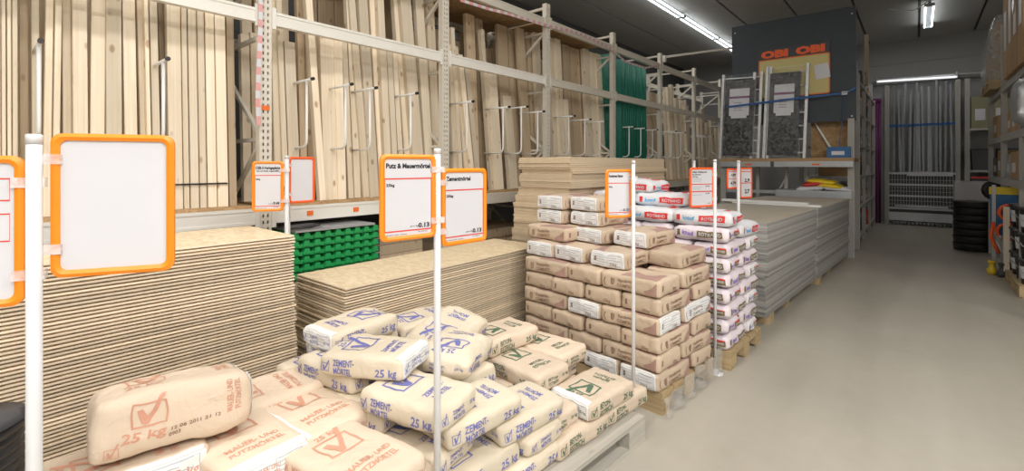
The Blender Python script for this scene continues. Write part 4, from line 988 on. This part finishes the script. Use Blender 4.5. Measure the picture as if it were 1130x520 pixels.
for j in range(3): tag(part('purple_pipe', MB().tube([(-.78 - j * .075, EZ + .1, 0), (-.78 - j * .075, EZ + .12, 3.4)], .034, 12).tube([(-.78 - j * .075, EZ + .12, 3.3), (-.78 - j * .075, EZ + .12, 3.42)], .04, 12), 'purple', None, True), '%s dark purple pipe standing left of the metal profiles' % nth(j + 1), 'pipe')
bs = empty('back_shelf', 'grey shelving right of the metal profiles at the end wall', 'shelf')
for x in (.95, 3.0): link('upright', um4, bs, (x, EZ, 0), (0, 0, RZ(-90)))
for z in (.1, .95, 1.42, 2.45): part('shelf_board', MB().box((.99, EZ - .04, z), (3.0, EZ + .6, z + .05)), 'rack_grey', bs)
for j, x in enumerate((1.02, 1.38, 1.74, 2.1)): carton('carton', (x, EZ, 2.5), (x + .33, EZ + .5, 3.3), 'card_olive', '%s tall olive carton from the left on the back shelf' % nth(j + 1), 'olive cartons on the back shelf')
for j, x in enumerate((1.02, 1.5, 2.0)):
    o = empty('storage_bin', '%s black storage bin from the left on the back shelf' % nth(j + 1), 'bin', (x, EZ, 1.47), group='black bins on the back shelf')
    part('tub', MB().prism([(.03, 0), (.40, 0), (.43, .5), (0, .5)], 0, .45, lambda a, c, t: (a, t, c)), 'dark', o); part('rim', MB().box((-.01, -.01, .5), (.44, .46, .53)), 'black', o)
for j, x in enumerate((1.02, 1.5)):
    o = empty('storage_bin', '%s black bin with red lid on the back shelf' % ('left', 'right')[j], 'bin', (x, EZ, 1.0), group='red lidded bins on the back shelf')
    part('tub', MB().prism([(.02, 0), (.42, 0), (.44, .26), (0, .26)], 0, .45, lambda a, c, t: (a, t, c)), 'black', o); part('lid', MB().box((-.01, -.01, .26), (.45, .46, .31)), 'red', o)
for j, x in enumerate((1.02, 1.55)): carton('carton', (x, EZ, .15), (x + .45, EZ + .4, .85), 'paper', '%s white carton low on the back shelf' % ('left', 'right')[j], 'white cartons on the back shelf')
# ------------------------------------------------------------------ right hand rack
rr = empty('aisle_rack', 'grey pallet rack along the right of the aisle', 'rack')
RU = (7.0, 8.7, 10.4, 12.1)
for y in RU: link('upright', um4, rr, (.98, y, 0), (0, 0, RZ(180))); link('upright', um4, rr, (2.06, y, 0))
for z in (2.8, 2.05, 1.4):
    for y0, y1 in zip(RU[:-1], RU[1:]):
        y0 += .05; y1 -= .05
        part('crossbeam', MB().box((.98, y0, z - .1), (1.04, y1, z)).box((.974, y0, z - .1), (.98, y1, z - .08)), 'rack_grey', rr); part('shelf_board', MB().box((1.04, y0, z - .02), (2.06, y1, z)), 'rack_grey', rr)
for j in range(4):
    y = 8.0 + j * .42
    carton('tall_carton', (.93, y, 2.805), (1.4, y + .39, 4.7 - .12 * j), 'card', '%s tall brown carton from the near end on the right rack' % nth(j + 1), 'tall cartons on the right rack', lab=True, face='x-')
carton('carton', (.95, 7.2, 2.805), (1.6, 7.9, 3.2), 'card', 'open brown carton at the right edge above the wrapped pallet goods', None, face='x-')
tag(part('corner_plate', MB().prism([(0, -.12), (.1, 0), (0, .12), (-.1, 0)], 0, .01, lambda a, c, t: (.915 + t, 8.62 + a, 3.62 + c)), 'steel', None), 'grey diamond shaped plate on the tall cartons', 'plate')
# wrapped pallet load high up
o = pallet(pw, True, 1.27, 11.25, 90, 'wooden pallet high on the right rack under a wrapped load'); o.location.z = 2.805
lo_ = empty('wrapped_load', 'film wrapped cartons on the high pallet of the right rack', 'load', (1.27, 11.25, 2.955))
for a in ((-.35, -.5, 0, .0, -.05, .45), (.02, -.5, 0, .36, 0, .5), (-.35, 0, 0, .3, .5, .5), (-.3, -.4, .5, .25, .3, .95)): part('carton', MB().box(a[:3], a[3:]), 'card', lo_)
f = MB(); nn = 32
for j in range(13):
    z = j / 12
    for i in range(nn):
        an = 2 * math.pi * i / nn; k = 1 / max(abs(math.cos(an)) / .42, abs(math.sin(an)) / .55)
        s = (1 if z < .5 else 1 - (z - .5) * .5) * (1 + .03 * noise.noise(Vector((i * .8, j * .9, 3))))
        f.v.append((k * math.cos(an) * s, k * math.sin(an) * s, z * 1.05))
for j in range(12):
    for i in range(nn): f.f.append((j * nn + i, j * nn + (i + 1) % nn, (j + 1) * nn + (i + 1) % nn, (j + 1) * nn + i)); f.m.append(0)
part('film_wrap', f, 'wrap', lo_, True)
for z, nm in ((2.055, 'upper'), (1.405, 'lower')):
    y = 8.76 if nm == 'upper' else 7.2; j = 0
    while y < 11.5:
        j += 1; d = random.uniform(.3, .6); h = random.uniform(.25, .5)
        if not any(abs(y + d / 2 - u) < d / 2 + .05 for u in RU):
            carton('carton', (1.0, y, z), (1.5, y + d, z + h), random.choice(['card', 'dark', 'black', 'paper', 'card', 'steel', 'boxblue']), '%s carton from the near end on the %s shelf of the right rack' % (nth(j), nm), 'cartons on the right rack', face='x-', tape_='card')
        y += d + .05
# silver wrapped goods at the right edge
D = bag_map(.35, .3, .28, 5.5, .1, .3, 0, 3)
tag(link('silver_bundle', bag_mesh(D).mesh('silver_bundle', 'steel', True), None, (1.22, 8.15, 2.34)), 'crumpled silver film bundle on the right rack', 'bundle')
# display of hooks and coils
dz = empty('display_board', 'blue display board with yellow header at the right of the aisle', 'display', (.87, 10.05, 0))
part('post', MB().box((-.02, -.02, 0), (.02, .02, 1.3)).box((.26, -.02, 0), (.30, .02, 1.3)).box((-.05, -.12, 0), (.33, .12, .04)), 'steel', dz)
part('board', MB().box((-.04, -.01, .55), (.32, .01, 1.24)), 'boxblue', dz)
hd = part('header', MB().box((-.05, -.015, 1.16), (.33, .015, 1.27)), 'yellow', dz)
for j, (x, z) in enumerate(((.16, .90), (.14, .62))):
    pts = [(.87 + x + (.11 + .012 * (i % 5) / 5) * math.cos(i * .3926), 9.98 - .002 * (i / 4), z + (.11 + .012 * ((i * 3) % 5) / 5) * math.sin(i * .3926)) for i in range(65)]
    tag(part('cable_coil', MB().tube(pts, .018, 6), 'orange_red', None, True), ('upper', 'lower')[j] + ' orange red cable coil hanging on the display', 'coil')
for j, (x0, z0, x1, z1) in enumerate(((.0, .52, .12, .2), (.08, .5, .2, .16))):
    tag(part('chrome_handle', MB().tube([(.87 + x0, 9.95, z0), (.87 + (x0 + x1) / 2, 9.92, (z0 + z1) / 2), (.87 + x1, 9.95, z1)], .016, 8).tube([(.87 + x0, 9.95, z0), (.87 + x0 - .03, 9.95, z0 + .06)], .02, 8), 'steel', None, True), ('left', 'right')[j] + ' chrome handled tool hanging under the coils', 'tool')
tag(part('orange_handle', MB().tube([(.86, 9.95, .75), (.83, 9.93, .55), (.87, 9.93, .4), (.92, 9.95, .3)], .022, 8), 'orange_red', None, True), 'orange bent handle hanging left of the coils', 'tool')
for j in range(5):
    m_ = ('yellow', 'dark', 'purple', 'steel', 'paper')[j]
    tag(part('hose_fitting', MB().lathe([(.03, 0), (.055, .01), (.06, .08), (.035, .1), (.03, .16), (.045, .17), (.045, .2)], 12), m_, None, True, loc=(.83 + .09 * j, 9.78 - .14 * (j % 2), 0)), ('yellow', 'dark', 'purple', 'steel', 'white')[j] + ' fitting standing on the floor below the display', 'fitting', 'fittings below the display')
tag(part('timber_post', MB().box((.93, 9.6, 0), (.99, 9.66, 1.0)).box((.935, 9.605, 1.0), (.985, 9.655, 1.005)), 'spruce', None), 'short pale timber post before the right rack', 'post')
o = pallet(pw, True, 1.33, 8.85, 90, 'wooden pallet at the right edge under black buckets')
def bucket(x, y, z, label, body, lab):
    o = empty('bucket', label, 'bucket', (x, y, z), group='buckets on the right pallet')
    part('tub', MB().lathe([(.13, 0), (.15, .27), (.158, .28)], 20), body, o, True); part('lid', MB().lathe([(.165, .28), (.165, .305), (.15, .31), (.02, .312)], 20), 'dark', o, True)
    if lab: part('paper_label', MB().tube([(0, 0, .07), (0, 0, .22)], [.1375, .1485], 20, cap=False), 'paper', o, True)
    part('handle', MB().tube([(.155 * math.cos(a), .155 * math.sin(a) * .2 - .15, .2 - .08 * math.sin(a)) for a in [i * math.pi / 8 for i in range(9)]], .005, 5), 'steel', o, True)
LV = ('bottom', 'second', 'third', 'fourth')
for r in range(2):
    for k in range(3):
        for l in range(3): bucket(1.10 + r * .34, 8.45 + k * .36, .146 + l * .315, '%s bucket, %s row from the near end, %s from the aisle' % (LV[l], nth(k + 1), nth(r + 1)), 'black', (l + k) % 2 == 0)
# stack of black tubs and wheel beyond the display
c = gr(1073, 277)
for j in range(7):
    o = empty('mortar_tub', '%s black mortar tub from the bottom of the stack in the far aisle' % nth(j + 1), 'tub', (c.x, c.y + .1, j * .132), group='stacked black mortar tubs')
    part('wall', MB().lathe([(.2, 0), (.255, .01), (.262, .1), (.262, .118)], 24), 'black', o, True); part('rim', MB().lathe([(.27, .118), (.28, .124), (.27, .1305), (.2, .1305)], 24), 'dark', o, True)
tag(part('white_carton', MB().box((c.x - .22, c.y + .45, 0), (c.x + .25, c.y + .75, 1.28)).box((c.x - .22, c.y + .45, 1.28), (c.x + .25, c.y + .59, 1.285)), 'paper', None), 'tall white carton standing behind the black tubs', 'box')
wl_ = empty('wheel', 'black wheel with red hub hung at the right aisle', 'wheel', (1.05, 12.05, 1.15), (0, 0, RZ(15)))
part('tyre', MB().tube([(.0 + .13 * math.cos(i * .3927), 0, .13 * math.sin(i * .3927)) for i in range(17)], .05, 8), 'black', wl_, True)
part('hub', MB().tube([(0, -.03, 0), (0, .03, 0)], .08, 12), 'red', wl_, True)
a, b = onX(733, 63, -3.84), onY(809, 53, EY + .3)
tag(part('tie_bar', MB().bar(a, b, .04, .04).box((a.x - .03, a.y - .03, a.z - .1), (a.x + .03, a.y + .03, a.z + .03)), 'rack', None), 'thin grey tie bar from the timber rack to the slate signboard', 'bar')
